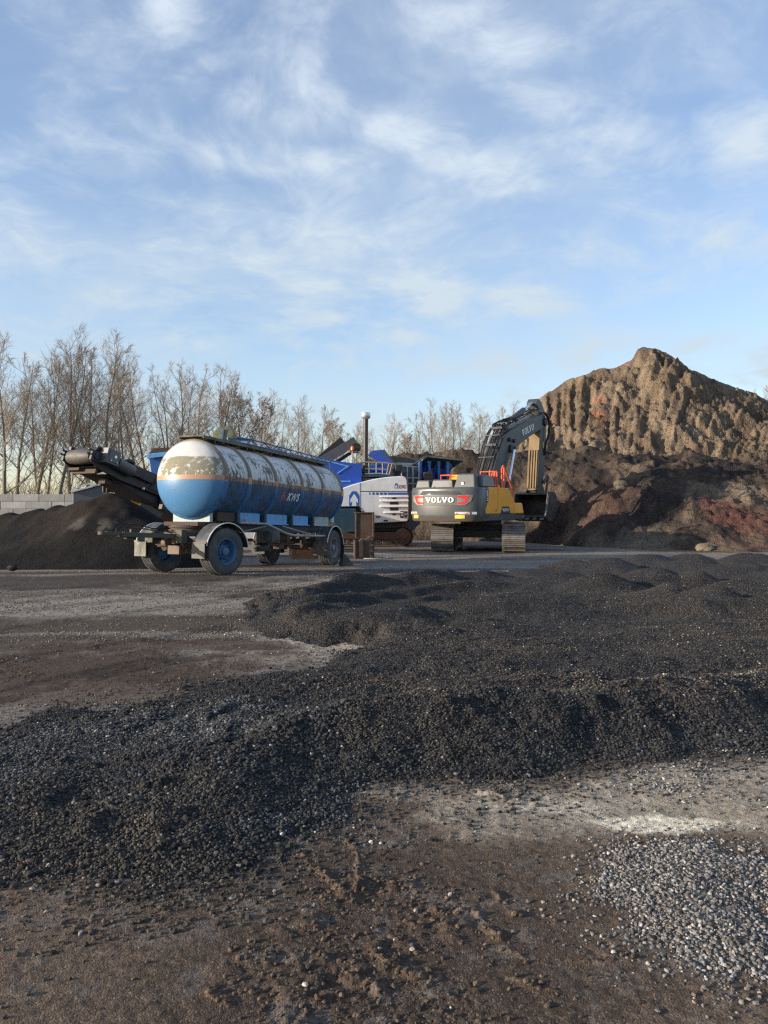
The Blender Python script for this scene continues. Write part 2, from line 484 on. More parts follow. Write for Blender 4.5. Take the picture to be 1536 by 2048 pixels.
def grid_quads(nr, nc, wrap=False):
    i = np.arange(nr - 1)[:, None]; j = np.arange(nc if wrap else nc - 1)[None, :]
    a = i * nc + j; b = i * nc + (j + 1) % nc
    return np.stack([a, b, b + nc, a + nc], -1).reshape(-1, 4)


def lerp(a, b, t):
    return a + (b - a) * t[..., None]


def blot(x, y, cx, cy, rx, ry, seed, k=.8):
    """ragged patch 0..1 round a centre"""
    q = np.hypot((x - cx) / rx, (y - cy) / ry) + k * (fbm(x, y, 2.6 / max(min(rx, ry * 2), .4), 5, seed, .6) - .5) * 2
    return ss(1.15, .55, q)


def C(*c): return np.array(c, np.float32)


def ground_col(x, y):
    d = np.hypot(x, y)
    n = fbm(x, y, .7, 4, 101); n2 = fbm(x, y, 9, 4, 102); n3 = fbm(x, y, 40, 2, 103)
    brown, brown2, grey, pale, red, dark = C(.104, .076, .055), C(.062, .045, .034), C(.185, .162, .138), C(.34, .295, .235), C(.07, .042, .03), C(.055, .048, .045)
    c = lerp(np.broadcast_to(brown, x.shape + (3,)), brown2, ss(.35, .7, n))
    c = lerp(c, C(.12, .104, .09), ss(.55, .75, n2) * .6)
    # the middle of the yard: grey with darker lanes running across
    lane = fbm(x * .1 + y * .015, y * .75 - x * .1, 1, 4, 104)
    mid = lerp(np.broadcast_to(grey, x.shape + (3,)), C(.068, .054, .043), ss(.42, .6, lane))
    mid = lerp(mid, C(.25, .22, .182), ss(.52, .72, fbm(x * .3, y * 1.6, 1, 4, 105)) * .7)
    c = lerp(c, mid, ss(5.6, 8.0, y + 1.2 * (n - .5)))
    # pale gravel streak on the left and the tongue between the black heaps
    for px, py, rx, ry, k, col in ((250, 1215, 3.4, 1.7, .75, C(.27, .245, .212)), (600, 1310, 2.3, .9, 1.0, pale), (430, 1330, 2.0, .6, .5, C(.25, .225, .2)), (620, 1170, 4, 1.3, .5, C(.24, .225, .2)), (900, 1125, 4.5, 1.6, .55, C(.22, .22, .225)),
                                   (130, 1345, 2.6, 1.3, .95, C(.055, .038, .028)), (330, 1300, 1.8, .6, .8, C(.055, .036, .027)), (60, 1390, 1.3, .4, .6, C(.1, .075, .06)), (100, 1165, 5, 1.6, .9, C(.045, .036, .032)), (420, 1158, 4, 1.0, .75, C(.05, .042, .037)), (820, 1135, 3, 1.0, .5, C(.06, .055, .055)),
                                   (1150, 1640, .8, .35, .5, pale), (200, 1440, 1.3, .35, .5, C(.22, .2, .18))):
        cx, cy = gp(px, py); c = lerp(c, col, blot(x, y, cx, cy, rx, ry, int(px)) * k)
    sd = polysd(x, y, SANDY)
    c = lerp(c, C(.3, .26, .205), ss(-.12, .3, sd + .35 * (fbm(x, y, 3, 3, 106) - .5)) * (.6 + .5 * n2))
    sx, sy = gp(1330, 1652)
    c = lerp(c, C(.6, .55, .43), blot(x, y, sx, sy, .42, .11, 107, .5))
    sx, sy = gp(1120, 1620)
    c = lerp(c, C(.4, .36, .29), blot(x, y, sx, sy, .4, .1, 108, .7) * .7)
    for P, h, w in CLAY:
        q = segdist(x, y, P)
        c = lerp(c, C(.15, .1, .06), np.exp(-(q / w) ** 2) * min(1, h / .02) * .42 * ss(.25, .6, fbm(x, y, 24, 3, 78)))
    tr = np.abs(2 * vn(x * .25 + y * .05, y * 2.6 - x * .35, 109) - 1)
    c = c * (1 - .35 * ss(.75, 1, tr) * ss(6, 8, y))[..., None]
    c = c * (1 - .42 * lane_mask(x, y) * ss(.3, .6, fbm(x, y, 3, 4, 124)))[..., None]
    return c * (.66 + .68 * n3)[..., None]


def soil_mat(name, scale=1.0, bump=.5, grain=55.0, spec=.12, flecks=.75, fine=1.0):
    m, t, b = new_mat(name)
    co = t.n('ShaderNodeTexCoord').outputs['Object']
    a = t.n('ShaderNodeAttribute', attribute_name='Col').outputs['Color']
    v = t.rng(t.noise(co, 12 * scale * fine, 8, .7), .25, .75, .62, 1.38, 'LINEAR')
    c = t.vmath('SCALE', a); t.put(c.node.inputs['Scale'], v)
    vr = t.voro(co, grain * scale)
    w = t.n('ShaderNodeSeparateColor'); t.put(w.inputs[0], vr)
    c = t.mix(t.rng(w.outputs[0], .86, .97, 0, flecks), c, (.27, .25, .23, 1))
    c = t.mix(t.rng(w.outputs[1], .86, .95, 0, .7), c, (.02, .02, .021, 1))
    t.put(b.inputs['Base Color'], c)
    b.inputs['Roughness'].default_value = .92; b.inputs['Specular IOR Level'].default_value = spec
    h1 = t.noise(co, 14 * scale * fine, 9, .7); h2 = t.voro(co, grain * scale, 'Distance')
    h = t.math('ADD', h1, t.math('MULTIPLY', h2, -.45))
    t.put(b.inputs['Normal'], t.bump(h, bump, .05 / scale / fine))
    return m


def gravel_mat(name, dark, light, fleck, size=45.0, flecks=.93):
    m, t, b = new_mat(name)
    co = t.n('ShaderNodeTexCoord').outputs['Object']
    vc = t.voro(co, size); w = t.n('ShaderNodeSeparateColor'); t.put(w.inputs[0], vc)
    c = t.mix(w.outputs[0], (*dark, 1), (*light, 1))
    c = t.mix(t.rng(w.outputs[1], flecks, flecks + .03, 0, .8), c, (*fleck, 1))
    nb_ = t.noise(co, .9, 5, .6); big = t.rng(nb_, .35, .7, .75, 1.3, 'LINEAR')
    c = t.mix(t.rng(t.noise(co, .7, 6, .65), .5, .68, 0, .55), c, (.07, .058, .046, 1))
    cc = t.vmath('SCALE', c); t.put(cc.node.inputs['Scale'], big)
    t.put(b.inputs['Base Color'], cc)
    b.inputs['Roughness'].default_value = .85; b.inputs['Specular IOR Level'].default_value = .18
    h = t.math('MULTIPLY', t.voro(co, size, 'Distance'), -1.0)
    h = t.math('ADD', h, t.math('MULTIPLY', t.voro(co, size * .42, 'Distance'), -1.4))
    t.put(b.inputs['Normal'], t.bump(h, .9, .025))
    return m


def stone_mat(name, rough=.7, spec=.4):
    m, t, b = new_mat(name)
    a = t.n('ShaderNodeAttribute', attribute_name='Col').outputs['Color']
    co = t.n('ShaderNodeTexCoord').outputs['Object']
    v = t.rng(t.noise(co, 160, 4, .6), .25, .75, .7, 1.3, 'LINEAR')
    c = t.vmath('SCALE', a); t.put(c.node.inputs['Scale'], v)
    t.put(b.inputs['Base Color'], c); b.inputs['Roughness'].default_value = rough; b.inputs['Specular IOR Level'].default_value = spec
    t.put(b.inputs['Normal'], t.bump(t.noise(co, 220, 3, .6), .25, .006))
    return m


# ---- the yard floor: one sheet, finest where one stands
th_f = np.linspace(R(-42), R(42), 1000)
th = np.concatenate([th_f, np.linspace(R(42), R(318), 90)[1:-1]])
inv = np.linspace(1 / 1.9, 1 / 42, 900)
r = np.concatenate([[.02, .3, .7, 1.1, 1.5], 1 / inv, np.geomspace(44, 1800, 50)])
TH, RR = np.meshgrid(th, r)
GX, GY = RR * np.sin(TH), RR * np.cos(TH)
GZ = ground_z(GX, GY)
# sink the sheet where the black planings lie deep, so the two never meet in one plane
BT = black_t(GX, GY)
GZ = GZ - np.where((RR < 60) & (GY > 0), np.clip(BT - .05, 0, .06), 0)
m_soil = soil_mat('yard_soil', bump=.45, flecks=.3, grain=150, fine=2.6)
g = np_mesh('ground', np.stack([GX, GY, GZ], -1).reshape(-1, 3), grid_quads(len(r), len(th), True), [m_soil], ground_col(GX, GY).reshape(-1, 3))
tag(g, kind='structure')

# ---- black asphalt planings
ths = np.linspace(R(-46), R(46), 1000); rs = 1 / np.linspace(1 / 2.6, 1 / 34, 900)
TH, RR = np.meshgrid(ths, rs); PX, PY = RR * np.sin(TH), RR * np.cos(TH)
T = black_t(PX, PY); Zp = ground_z(PX, PY) + T
q = grid_quads(len(rs), len(ths)); keep = (T.ravel()[q].max(1) > -.012)
m_black = gravel_mat('black_planings', (.012, .0125, .0145), (.042, .041, .043), (.12, .11, .09), 55, .96)
gb = np_mesh('gravel', np.stack([PX, PY, Zp], -1).reshape(-1, 3), q[keep], [m_black])
tag(gb, 'black asphalt planings spread in low ridges and humps across the yard', 'gravel', kind='stuff')

# ---- pale chippings
ths = np.linspace(R(-5), R(45), 420); rs = 1 / np.linspace(1 / 2.2, 1 / 6, 420)
TH, RR = np.meshgrid(ths, rs); CX, CY = RR * np.sin(TH), RR * np.cos(TH)
T = chips_t(CX, CY); Zc = ground_z(CX, CY) + T
q = grid_quads(len(rs), len(ths)); keep = (T.ravel()[q].max(1) > -.006)
m_chip = gravel_mat('pale_chippings', (.06, .055, .05), (.15, .14, .125), (.34, .32, .28), 60, .88)
gc = np_mesh('gravel', np.stack([CX, CY, Zc], -1).reshape(-1, 3), q[keep], [m_chip])
tag(gc, 'pale grey chippings strewn over brown soil in the near corner', 'gravel', kind='stuff')

# ---- loose stones
_b = bmesh.new(); bmesh.ops.create_icosphere(_b, subdivisions=1, radius=1); _b.verts.ensure_lookup_table()
ICO_V = np.array([tuple(v.co) for v in _b.verts]); ICO_F = np.array([[v.index for v in f.verts] for f in _b.faces]); _b.free()
OCT_V = np.array([(1, 0, 0), (-1, 0, 0), (0, 1, 0), (0, -1, 0), (0, 0, 1), (0, 0, -1)], float)
OCT_F = np.array([(0, 2, 4), (2, 1, 4), (1, 3, 4), (3, 0, 4), (2, 0, 5), (1, 2, 5), (3, 1, 5), (0, 3, 5)])


def stones(name, P, size, cols, mat, parent, rng, V0=ICO_V, F0=ICO_F, sink=.25):
    n, k = len(P), len(V0)
    V = V0[None] * (1 + rng.uniform(-.28, .28, (n, k, 1)))
    V = V * np.stack([rng.uniform(.75, 1.35, n), rng.uniform(.65, 1.1, n), rng.uniform(.5, .85, n)], -1)[:, None, :]
    a = rng.uniform(0, 2 * np.pi, n); b = rng.normal(0, .35, n)
    ca, sa, cb, sb = np.cos(a), np.sin(a), np.cos(b), np.sin(b)
    x, y, z = V[..., 0], V[..., 1], V[..., 2]
    y, z = y * cb[:, None] - z * sb[:, None], y * sb[:, None] + z * cb[:, None]
    x, y = x * ca[:, None] - y * sa[:, None], x * sa[:, None] + y * ca[:, None]
    V = np.stack([x, y, z], -1) * size[:, None, None] + P[:, None, :]
    V[..., 2] += (size * (.55 - sink))[:, None]
    Fq = F0[None] + (np.arange(n) * k)[:, None, None]
    o = np_mesh(name, V.reshape(-1, 3), Fq.reshape(-1, 3), [mat], np.repeat(cols, k, 0), smooth=False)
    if parent: o.parent = parent
    return o


def scatter(n, r0, r1, a0, a1, rng, p=1.0):
    """points in a ring sector; p=1 even per area, lower p crowds them near"""
    u = rng.uniform(0, 1, n); rr = (r0 ** (2 * p) + u * (r1 ** (2 * p) - r0 ** (2 * p))) ** (1 / (2 * p))
    aa = rng.uniform(a0, a1, n)
    return rr * np.sin(aa), rr * np.cos(aa)


rng = np.random.default_rng(4)
m_st = stone_mat('loose_stone', .8, .2)


def greys(n, lo, hi, warm, rng, pale=.06, pv=.3):
    v = rng.uniform(lo, hi, n); pl = rng.random(n) < pale
    v = np.where(pl, rng.uniform(pv * .5, pv, n), v)
    w = rng.normal(warm, .06, n)
    return np.stack([v * (1 + w), v, v * (1 - w)], -1)


def pale_zone(x, y):
    m = 0
    for px, py, rx, ry in ((210, 1470, .8, .35), (420, 1490, .7, .3), (60, 1530, .7, .5), (330, 1440, .8, .4), (680, 1660, .4, .25), (820, 1600, .5, .25), (1450, 1400, 1.2, .6)):
        cx, cy = gp(px, py); m = np.maximum(m, blot(x, y, cx, cy, rx, ry, px))
    return m * (rng.random(np.shape(x)) < .5)


# black stones, near ring in detail, farther ones simpler
for (r0, r1, n, s0, s1, V0, F0) in ((3.0, 6.0, 165000, .005, .0145, ICO_V, ICO_F), (6.0, 15, 170000, .008, .016, OCT_V, OCT_F)):
    x, y = scatter(n, r0, r1, R(-38), R(38), rng, .75)
    t = black_t(x, y)
    k = (t > .012) | ((t > -.16) & (rng.random(n) < .42 * np.exp(t / .045)))
    x, y, t = x[k], y[k], t[k]
    size = s0 * .8 + (s1 * .95 - s0 * .8) * rng.random(len(x)) ** 2.6
    big = fbm(x, y, 1.2, 3, 201); size = size * (.8 + .55 * ss(.4, .7, big) * np.exp(-(np.hypot(x, y) / 7) ** 4))
    P = np.stack([x, y, ground_z(x, y) + np.maximum(t, 0)], -1)
    stones('stones', P, size, np.clip(1.12 * greys(len(x), .008, .05, -.02, rng, .022, .2) * (1 + 1.5 * pale_zone(x, y))[:, None] * lerp(np.ones(x.shape + (3,)), C(2.1, 1.75, 1.35), ss(.46, .68, fbm(x, y, .8, 4, 231)) * .75), 0, .5), m_st, gb, rng, V0, F0)['kind'] = 'stuff'

# caked lumps of planings along the front and on the churned left part
x, y = scatter(9000, 3.0, 8.5, R(-38), R(38), rng, .7)
t = black_t(x, y); cl = ss(.45, .7, fbm(x, y, 1.6, 3, 241))
k = (t > -.03) & (rng.random(len(x)) < np.where(t < .06, .75, .08 + .5 * cl * (x < .3))); x, y, t = x[k], y[k], t[k]
P = np.stack([x, y, ground_z(x, y) + np.maximum(t, 0)], -1)
stones('lumps', P, .008 + .014 * rng.random(len(x)) ** 2.5, greys(len(x), .009, .035, 0, rng, .01, .15), m_st, gb, rng, sink=.15)['kind'] = 'stuff'
x, y = scatter(16000, 2.0, 5.5, R(-38), R(36), rng, .7)
q = np.full(len(x), 9.0)
for Pc, h, w_ in CLAY: q = np.minimum(q, segdist(x, y, Pc) / (w_ * 1.6) + (h < .01) * 9)
rgh = ss(.5, .7, fbm(x, y, 1.3, 3, 41)); k = (rng.random(len(x)) < np.exp(-q * q) + .3 * rgh) & (black_t(x, y) < 0); x, y = x[k], y[k]
stones('clods', np.stack([x, y, ground_z(x, y)], -1), .003 + .011 * rng.random(len(x)) ** 3, np.array([.105, .075, .052]) * rng.uniform(.55, 1.25, (len(x), 1)), m_st, None, rng, sink=.2)
o = bpy.data.objects['clods']; tag(o, 'crumbling brown clods of mud pushed up on the foreground soil', 'mud clods', kind='stuff')

# pale chippings
x, y = scatter(85000, 2.1, 6.0, R(0), R(38), rng, .7)
t = chips_t(x, y); k = rng.random(len(x)) < np.where(t > 0, .75, .55 * np.exp(t / .022))
x, y, t = x[k], y[k], t[k]
size = .0028 + .0075 * rng.random(len(x)) ** 1.8
P = np.stack([x, y, ground_z(x, y) + np.maximum(t, 0)], -1)
stones('stones', P, size, greys(len(x), .06, .2, .06, rng, .2, .4), m_st, gc, rng)['kind'] = 'stuff'

# loose stones and clods lying about on the soil
x, y = scatter(75000, 1.9, 9.0, R(-38), R(38), rng, .6)
cl = fbm(x, y, 1.3, 3, 41)
k = rng.random(len(x)) < (.1 + .9 * ss(.45, .7, cl)); x, y = x[k], y[k]
k = black_t(x, y) < -.005; x, y = x[k], y[k]
n = len(x); size = .0014 + .0115 * rng.random(n) ** 6
c = greys(n, .025, .07, .14, rng, .06, .4); br = rng.random(n) < .65
c[br] = np.array([.09, .066, .05]) * rng.uniform(.5, 1.3, (br.sum(), 1))
o = stones('loose_stones', np.stack([x, y, ground_z(x, y)], -1), size, c, m_st, None, rng)
tag(o, 'small loose stones and crumbs of earth lying on the brown soil', 'stones', kind='stuff')

# gravel crumbs over the trodden yard further off
x, y = scatter(90000, 6.0, 22, R(-38), R(12), rng, .8)
dk = np.maximum(blot(x, y, *gp(130, 1345), 2.8, 1.5, 130), blot(x, y, *gp(100, 1165), 5, 1.8, 100))
k = (black_t(x, y) < -.01) & (rng.random(len(x)) < (1 - .9 * dk)) & (rng.random(len(x)) < .25 + .75 * ss(.4, .65, fbm(x * .3, y * 1.6, 1, 4, 105))); x, y = x[k], y[k]
n = len(x); c = greys(n, .05, .17, .12, rng, .05, .35)
o = stones('stones', np.stack([x, y, ground_z(x, y)], -1), .006 + .013 * rng.random(n) ** 3, c, m_st, o, rng, OCT_V, OCT_F); o['kind'] = 'stuff'

# ---- heaps
def heap(name, x0, x1, y0, y1, step, zf, cf, mat, label, cat, keep_above=True):
    xs, ys = np.arange(x0, x1, step), np.arange(y0, y1, step)
    X, Y = np.meshgrid(xs, ys); Z = zf(X, Y); q = grid_quads(len(ys), len(xs))
    gz = base_z(Y)
    if keep_above:
        q = q[((Z - gz).ravel()[q].max(1) > -.15)]
    o = np_mesh(name, np.stack([X, Y, Z], -1).reshape(-1, 3), q, [mat], cf(X, Y, Z).reshape(-1, 3))
    return tag(o, label, cat)


def hump(X, Y, cx, cy, h, slope, flat=.25):
    d = np.sqrt((X - cx) ** 2 + (Y - cy) ** 2 + flat ** 2) - flat
    return h - slope * d


def smax(a, b, k=.25):
    return np.log(np.exp(a / k) + np.exp(b / k)) * k


# black pile under the conveyor
def pile_z(X, Y):
    wx = X + .5 * (fbm(X, Y, .7, 3, 301) - .5); wy = Y + .5 * (fbm(X, Y, .7, 3, 302) - .5)
    z = hump(wx, wy, -8.75, 24.6, 2.35, .66)
    for cx, cy, h in ((-9.6, 25.0, 2.1), (-10.6, 25.4, 1.95), (-11.6, 25.8, 1.82), (-12.6, 26.1, 1.7), (-13.6, 26.4, 1.6), (-14.8, 26.7, 1.5), (-16, 27.2, 1.42), (-17.3, 27.6, 1.35), (-18.6, 28, 1.3), (-20, 28.4, 1.25)):
        z = smax(z, hump(wx, wy, cx, cy, h, .6), .12)
    z = smax(z, hump(wx, wy, -7.4, 23.4, 1.4, .52), .1)
    z = smax(z, hump(wx, wy, -10.2, 22.5, .75, .38), .1)
    return z + base_z(Y) + .07 * (fbm(X, Y, 2.2, 4, 303) - .5) + .03 * (fbm(X, Y, 9, 3, 304) - .5) - .12


def pile_c(X, Y, Z):
    c = lerp(np.broadcast_to(C(.006, .0059, .0066), X.shape + (3,)), C(.012, .0105, .0097), ss(.35, .7, fbm(X, Y, .8, 4, 305)))
    c = lerp(c, C(.026, .02, .017), blot(X, Y, -9.3, 23.8, 1.6, 1.3, 306) * .8)
    for cx, cy in ((-9.1, 22.9), (-8.2, 22.8)):
        c = lerp(c, C(.1, .088, .078), blot(X, Y, cx, cy, .28, .35, 307) * .7)
    return c * (.7 + .6 * fbm(X, Y, 12, 3, 308))[..., None]


m_heap = soil_mat('heap_soil', .8, .8, 60, flecks=.05)
heap('gravel_heap', -24, -4.6, 18, 34, .07, pile_z, pile_c, m_heap, 'black gravel pile below the conveyor head beside the concrete block wall', 'gravel heap')

# dark bank of soil behind the excavator
def toe(X): return np.interp(X, [-12, 0, 3, 6, 7.5, 9, 11, 14, 20, 40], [44, 42.5, 41, 39, 37.5, 34.5, 32, 30.3, 29.3, 28.5])
def crest(X): return np.interp(X, [-12, 0, 5, 9, 14, 20, 26, 40], [47, 46, 45.5, 45, 44.5, 44, 43, 42])
def top(X): return np.interp(X, [-14, -6, 0, 3, 8, 12, 15, 18, 21, 23, 26, 30, 40], [0, 3.6, 4.7, 5.0, 5.0, 5.1, 4.95, 4.6, 4.2, 4.4, 4.5, 4.3, 2.5])


def bank_z(X, Y):
    wx = X + 1.2 * (fbm(X, Y, .35, 3, 401) - .5); wy = Y + 1.6 * (fbm(X, Y, .3, 3, 402) - .5)
    t = (wy - toe(wx)) / (crest(wx) - toe(wx))
    prof = np.interp(t, [-.5, 0, .12, .3, .5, .75, .95, 1.1, 1.6], [-.15, 0, .09, .3, .52, .8, .97, 1.0, .9])
    z = prof * top(wx)
    lum = fbm(X, Y, .45, 4, 403) - .5
    z = z + 1.0 * lum * ss(.02, .4, t) * ss(1.5, .9, t)
    z = z + .34 * (fbm(X, Y, 1.2, 4, 404) - .5) * ss(.0, .3, t) + .22 * (fbm(X, Y, 3.6, 4, 405) - .5) * ss(-.1, .2, t)
    z = z + .3 * np.abs(fbm(X - Y * .5, Y * .3, .9, 3, 406) - .5) * ss(.1, .5, t)
    z = z + .14 * ss(.62, .8, fbm(X, Y, 2.4, 3, 407)) * ss(.1, .3, t)
    return z + base_z(Y) - .1


def bank_c(X, Y, Z):
    c = lerp(np.broadcast_to(C(.026, .021, .02), X.shape + (3,)), C(.062, .045, .035), ss(.38, .68, fbm(X, Y, .5, 4, 411)))
    c = lerp(c, C(.15, .112, .078), ss(.55, .75, fbm(X * 1.0 - Y * .4, Y * .35, .7, 4, 412)) * .75)
    for px, py, Yd, rx, ry, k, col in ((1500, 1030, 34, 1.6, 2.4, .65, C(.125, .056, .042)), (1440, 1075, 31, 1.4, 1.5, .5, C(.2, .14, .095)), (1400, 1106, 30, .9, .6, .7, C(.1, .045, .035)), (1200, 990, 37.5, 2.2, 1.8, .5, C(.13, .075, .055)),
                                       (1480, 960, 37, 2.5, 2.0, .65, C(.18, .14, .1)), (1290, 1060, 33, 1.8, 1.6, .5, C(.19, .155, .11)), (1430, 1005, 36, 1.0, .7, .7, C(.15, .06, .045)), (1100, 1090, 32.5, 1.6, .5, .6, C(.12, .065, .048)),
                                       (1050, 930, 44, 3.5, 2, .5, C(.03, .027, .026))):
        p = at(px, py, Yd); c = lerp(c, col, blot(X, Y, p.x, Yd, rx, ry, int(px) + 3) * k)
    return c * (.65 + .7 * fbm(X, Y, 7, 3, 413))[..., None]


m_bank = soil_mat('bank_soil', .5, .9, 34, flecks=.12)
heap('soil_bank', -13, 42, 26.5, 52, .085, bank_z, bank_c, m_bank, 'long dark bank of mixed soil being dug by the excavator', 'soil bank')

# tall brown mound with scraped face
CRX = np.array([2, 6, 8.3, 9.6, 11, 12.35, 14.5, 16.8, 18.6, 19.35, 19.7, 20.3, 21.3, 22.3, 23.8, 25.4, 27.6, 30, 36, 44, 54])
CRZ = np.array([-1.5, .5, 3.2, 6.2, 8.7, 10.2, 11.5, 12.25, 12.6, 13.0, 13.8, 14.05, 13.95, 13.5, 12.4, 11.65, 10.8, 9.85, 8.0, 5.2, 1])


def hill_z(X, Y):
    wy = Y + 1.0 * (fbm(X, Y, .25, 3, 501) - .5)
    wx = X + .35 * (fbm(X, Y, .8, 3, 502) - .5)
    ct = np.interp(wx, CRX, CRZ)
    yf = np.interp(X, [2, 9, 14, 22, 28, 40], [54, 51.5, 50.2, 49.2, 48.5, 47])
    v = np.clip((60.5 - wy) / (60.5 - yf), 0, 1.6)                                  # 0 at the crest, 1 at the foot
    b = np.interp(X, [2, 7, 9.5], [-1.5, 2.5, 4.3])
    face = b + (ct - b) * np.interp(v, [0, .06, .35, .7, .9, 1, 1.6], [1, .985, .66, .26, .08, 0, -.5])
    back = ct - .62 * np.maximum(wy - 60.5, 0)
    z = np.where(wy > 60.5, back, face)
    k = np.clip(X - 12.5, 0, 20)
    u = X * (1 + .2 * v) + .62 * k * v ** 1.2 + .3 * (fbm(X, Y, .35, 2, 503) - .5)
    g1 = np.abs(2 * vn(u * 1.25, v * .5, 504) - 1); g2 = np.abs(2 * vn(u * 3.1 + 5, v * .8, 505) - 1)
    fade = ss(.03, .2, v) * ss(1.25, .85, v) * np.where(wy > 60.5, 0, 1)
    amp = .45 + .75 * ss(.35, .65, fbm(X, Y, .22, 2, 506))
    z = z + fade * amp * (.54 * (g1 - .45) + .34 * (g2 - .45))
    lay = fbm(X * .35, z * 2.2 + .8 * X * .3, 1, 4, 515)
    z = z + fade * (1.1 * (fbm(X, Y, .8, 5, 507) - .5) + .45 * (lay - .5)) + .3 * fade * ss(.55, .7, fbm(X, Y, 2.1, 4, 516))
    z = z + .35 * (fbm(X, Y, .9, 4, 508) - .5) + .24 * (fbm(X, Y, 3.4, 4, 509) - .5)
    z = z - 1.3 * blot(X, Y, 26.2, 55.5, 1.0, 1.2, 512, .5) - .8 * blot(X, Y, 21.0, 58.8, .35, .9, 513, .4)
    return z


def hill_c(X, Y, Z):
    c = lerp(np.broadcast_to(C(.162, .122, .086), X.shape + (3,)), C(.125, .09, .06), ss(.35, .65, fbm(X, Y, .6, 4, 521)))
    c = lerp(c, C(.225, .175, .12), ss(.5, .75, fbm(X * 1.6, Y * .4, 1, 4, 522)) * .6)
    c = lerp(c, C(.07, .055, .042), ss(.58, .72, fbm(X, Y, 1.1, 4, 523)) * .6)
    for cx, cy, rx, ry in ((15.8, 56.8, .5, .5), (15.2, 55.6, .4, .35), (18.6, 59.5, .6, .3), (12.2, 56.2, .6, .3), (15.6, 55.0, .25, .9)):
        c = lerp(c, C(.36, .13, .07), blot(X, Y, cx, cy, rx, ry, int(cx * 10)) * .42)
    c = lerp(c, C(.05, .04, .034), ss(5.2, 4.3, Z + .8 * (fbm(X, Y, .7, 3, 524) - .5)) * .8)
    return c * (.7 + .6 * fbm(X, Y, 6, 3, 525))[..., None]


m_hill = soil_mat('mound_earth', .4, .9, 30, flecks=.12)
heap('earth_mound', 2, 56, 45.5, 80, .11, hill_z, hill_c, m_hill, 'tall brown earth mound with scraped and furrowed face towering over the bank', 'earth mound', False)

# stones standing out on the bank and a lump by the black pile
def rock(loc, size, col, label, seed):
    bm = bmesh.new(); bmesh.ops.create_icosphere(bm, subdivisions=3, radius=1); rr = random.Random(seed)
    off = rr.uniform(0, 50); me = bpy.data.meshes.new('rock')
    for v in bm.verts:
        p = v.co; n = float(fbm(np.array([p.x * 1.3 + off]), np.array([p.y * 1.3 + p.z * 2.1]), 1, 4, seed)[0])
        v.co = Vector((p.x * size[0], p.y * size[1], p.z * size[2])) * (.6 + .8 * n)
    bm.to_mesh(me); bm.free()
    me.materials.append(paint('rock_stone', col, .9, amt=.5, dscale=6, bump=.4, bscale=25, spec=.25))
    o = bpy.data.objects.new('rock', me); COL.objects.link(o); o.location = loc
    return tag(o, label, 'rock', 'rocks lying on the heaps')


def bz(x, y): return float(bank_z(np.array([x]), np.array([y]))[0])


for px, Yd, s, col, lab in ((1240, 38.5, (.36, .3, .28), (.12, .1, .075), 'tan boulder half buried high on the dark soil bank'), (1410, 31.6, (.36, .28, .22), (.17, .14, .09), 'flat sandy boulder low on the bank near the red soil'),
                            (1490, 36.8, (.3, .28, .22), (.12, .11, .095), 'grey boulder on the bank above the red soil patch')):
    x = (px - 768) / F * Yd; rock((x, Yd, bz(x, Yd) + s[2] * .2), s, col, lab, px)
p = gp(25, 1146); rock((p[0], p[1], .12), (.11, .1, .08), (.02, .02, .022), 'small black lump alone on the ground before the black pile', 9)
# ================================================================== concrete block wall
def wall_mat():
    m, t, b = new_mat('cast_concrete')
    co = t.n('ShaderNodeTexCoord').outputs['Object']
    oi = t.n('ShaderNodeObjectInfo').outputs['Random']
    c = t.mix(t.noise(co, 2.2, 7, .65), (.16, .165, .165, 1), (.36, .36, .35, 1))
    st = t.noise(t.mapping(co, (3, 3, .5)), 2, 6, .7)
    c = t.mix(t.rng(st, .52, .7, 0, .7), c, (.1, .1, .1, 1))
    c2 = t.vmath('SCALE', c); t.put(c2.node.inputs['Scale'], t.math('ADD', t.math('MULTIPLY', oi, .45), .72))
    t.put(b.inputs['Base Color'], c2); b.inputs['Roughness'].default_value = .9
    t.put(b.inputs['Normal'], t.bump(t.noise(co, 18, 5, .65), .3, .03))
    return m


M['concrete'] = wall_mat()
rw = random.Random(8)
wall = empty('block_wall', (-22, 44, -.2), (0, 0, R(-3)))
tag(wall, 'low wall of stacked grey concrete blocks behind the black gravel pile', 'wall')
for row in range(6):
    x = -14 + (.75 if row % 2 else 0)
    while x < 15.5:
        L = 1.5 if rw.random() < .75 else .75
        b = MB(); b.box((0, 0, 0), (L - .012, .6, .41))
        o = b.build('block', M['concrete'], wall, smooth=0, bevel=.025, seg=2)
        o.location = (x + L / 2, rw.uniform(-.015, .015), row * .415 + .205)
        x += L

# ================================================================== trees
def bark(name, a, b_, sc=6):
    m, t, b = new_mat(name)
    co = t.n('ShaderNodeTexCoord').outputs['Object']
    oi = t.n('ShaderNodeObjectInfo').outputs['Random']
    c = t.mix(t.noise(t.mapping(co, (1, 1, .35)), sc, 6, .65), (*a, 1), (*b_, 1))
    c2 = t.vmath('SCALE', c); t.put(c2.node.inputs['Scale'], t.math('ADD', t.math('MULTIPLY', oi, .4), .8))
    t.put(b.inputs['Base Color'], c2); b.inputs['Roughness'].default_value = .9; b.inputs['Specular IOR Level'].default_value = .2
    return m


M['bark'] = bark('tree_bark', (.12, .105, .078), (.25, .215, .165))
M['twig'] = bark('twig_bark', (.2, .16, .12), (.36, .295, .23), 1.2)
M['leaf'] = bark('withered_leaf', (.1, .05, .03), (.2, .1, .06), 9)
M['brush'] = bark('brush_twig', (.1, .08, .055), (.2, .16, .115), 1.5)


def perp(d, az):
    a = d.orthogonal().normalized(); b = d.cross(a)
    return a * math.cos(az) + b * math.sin(az)


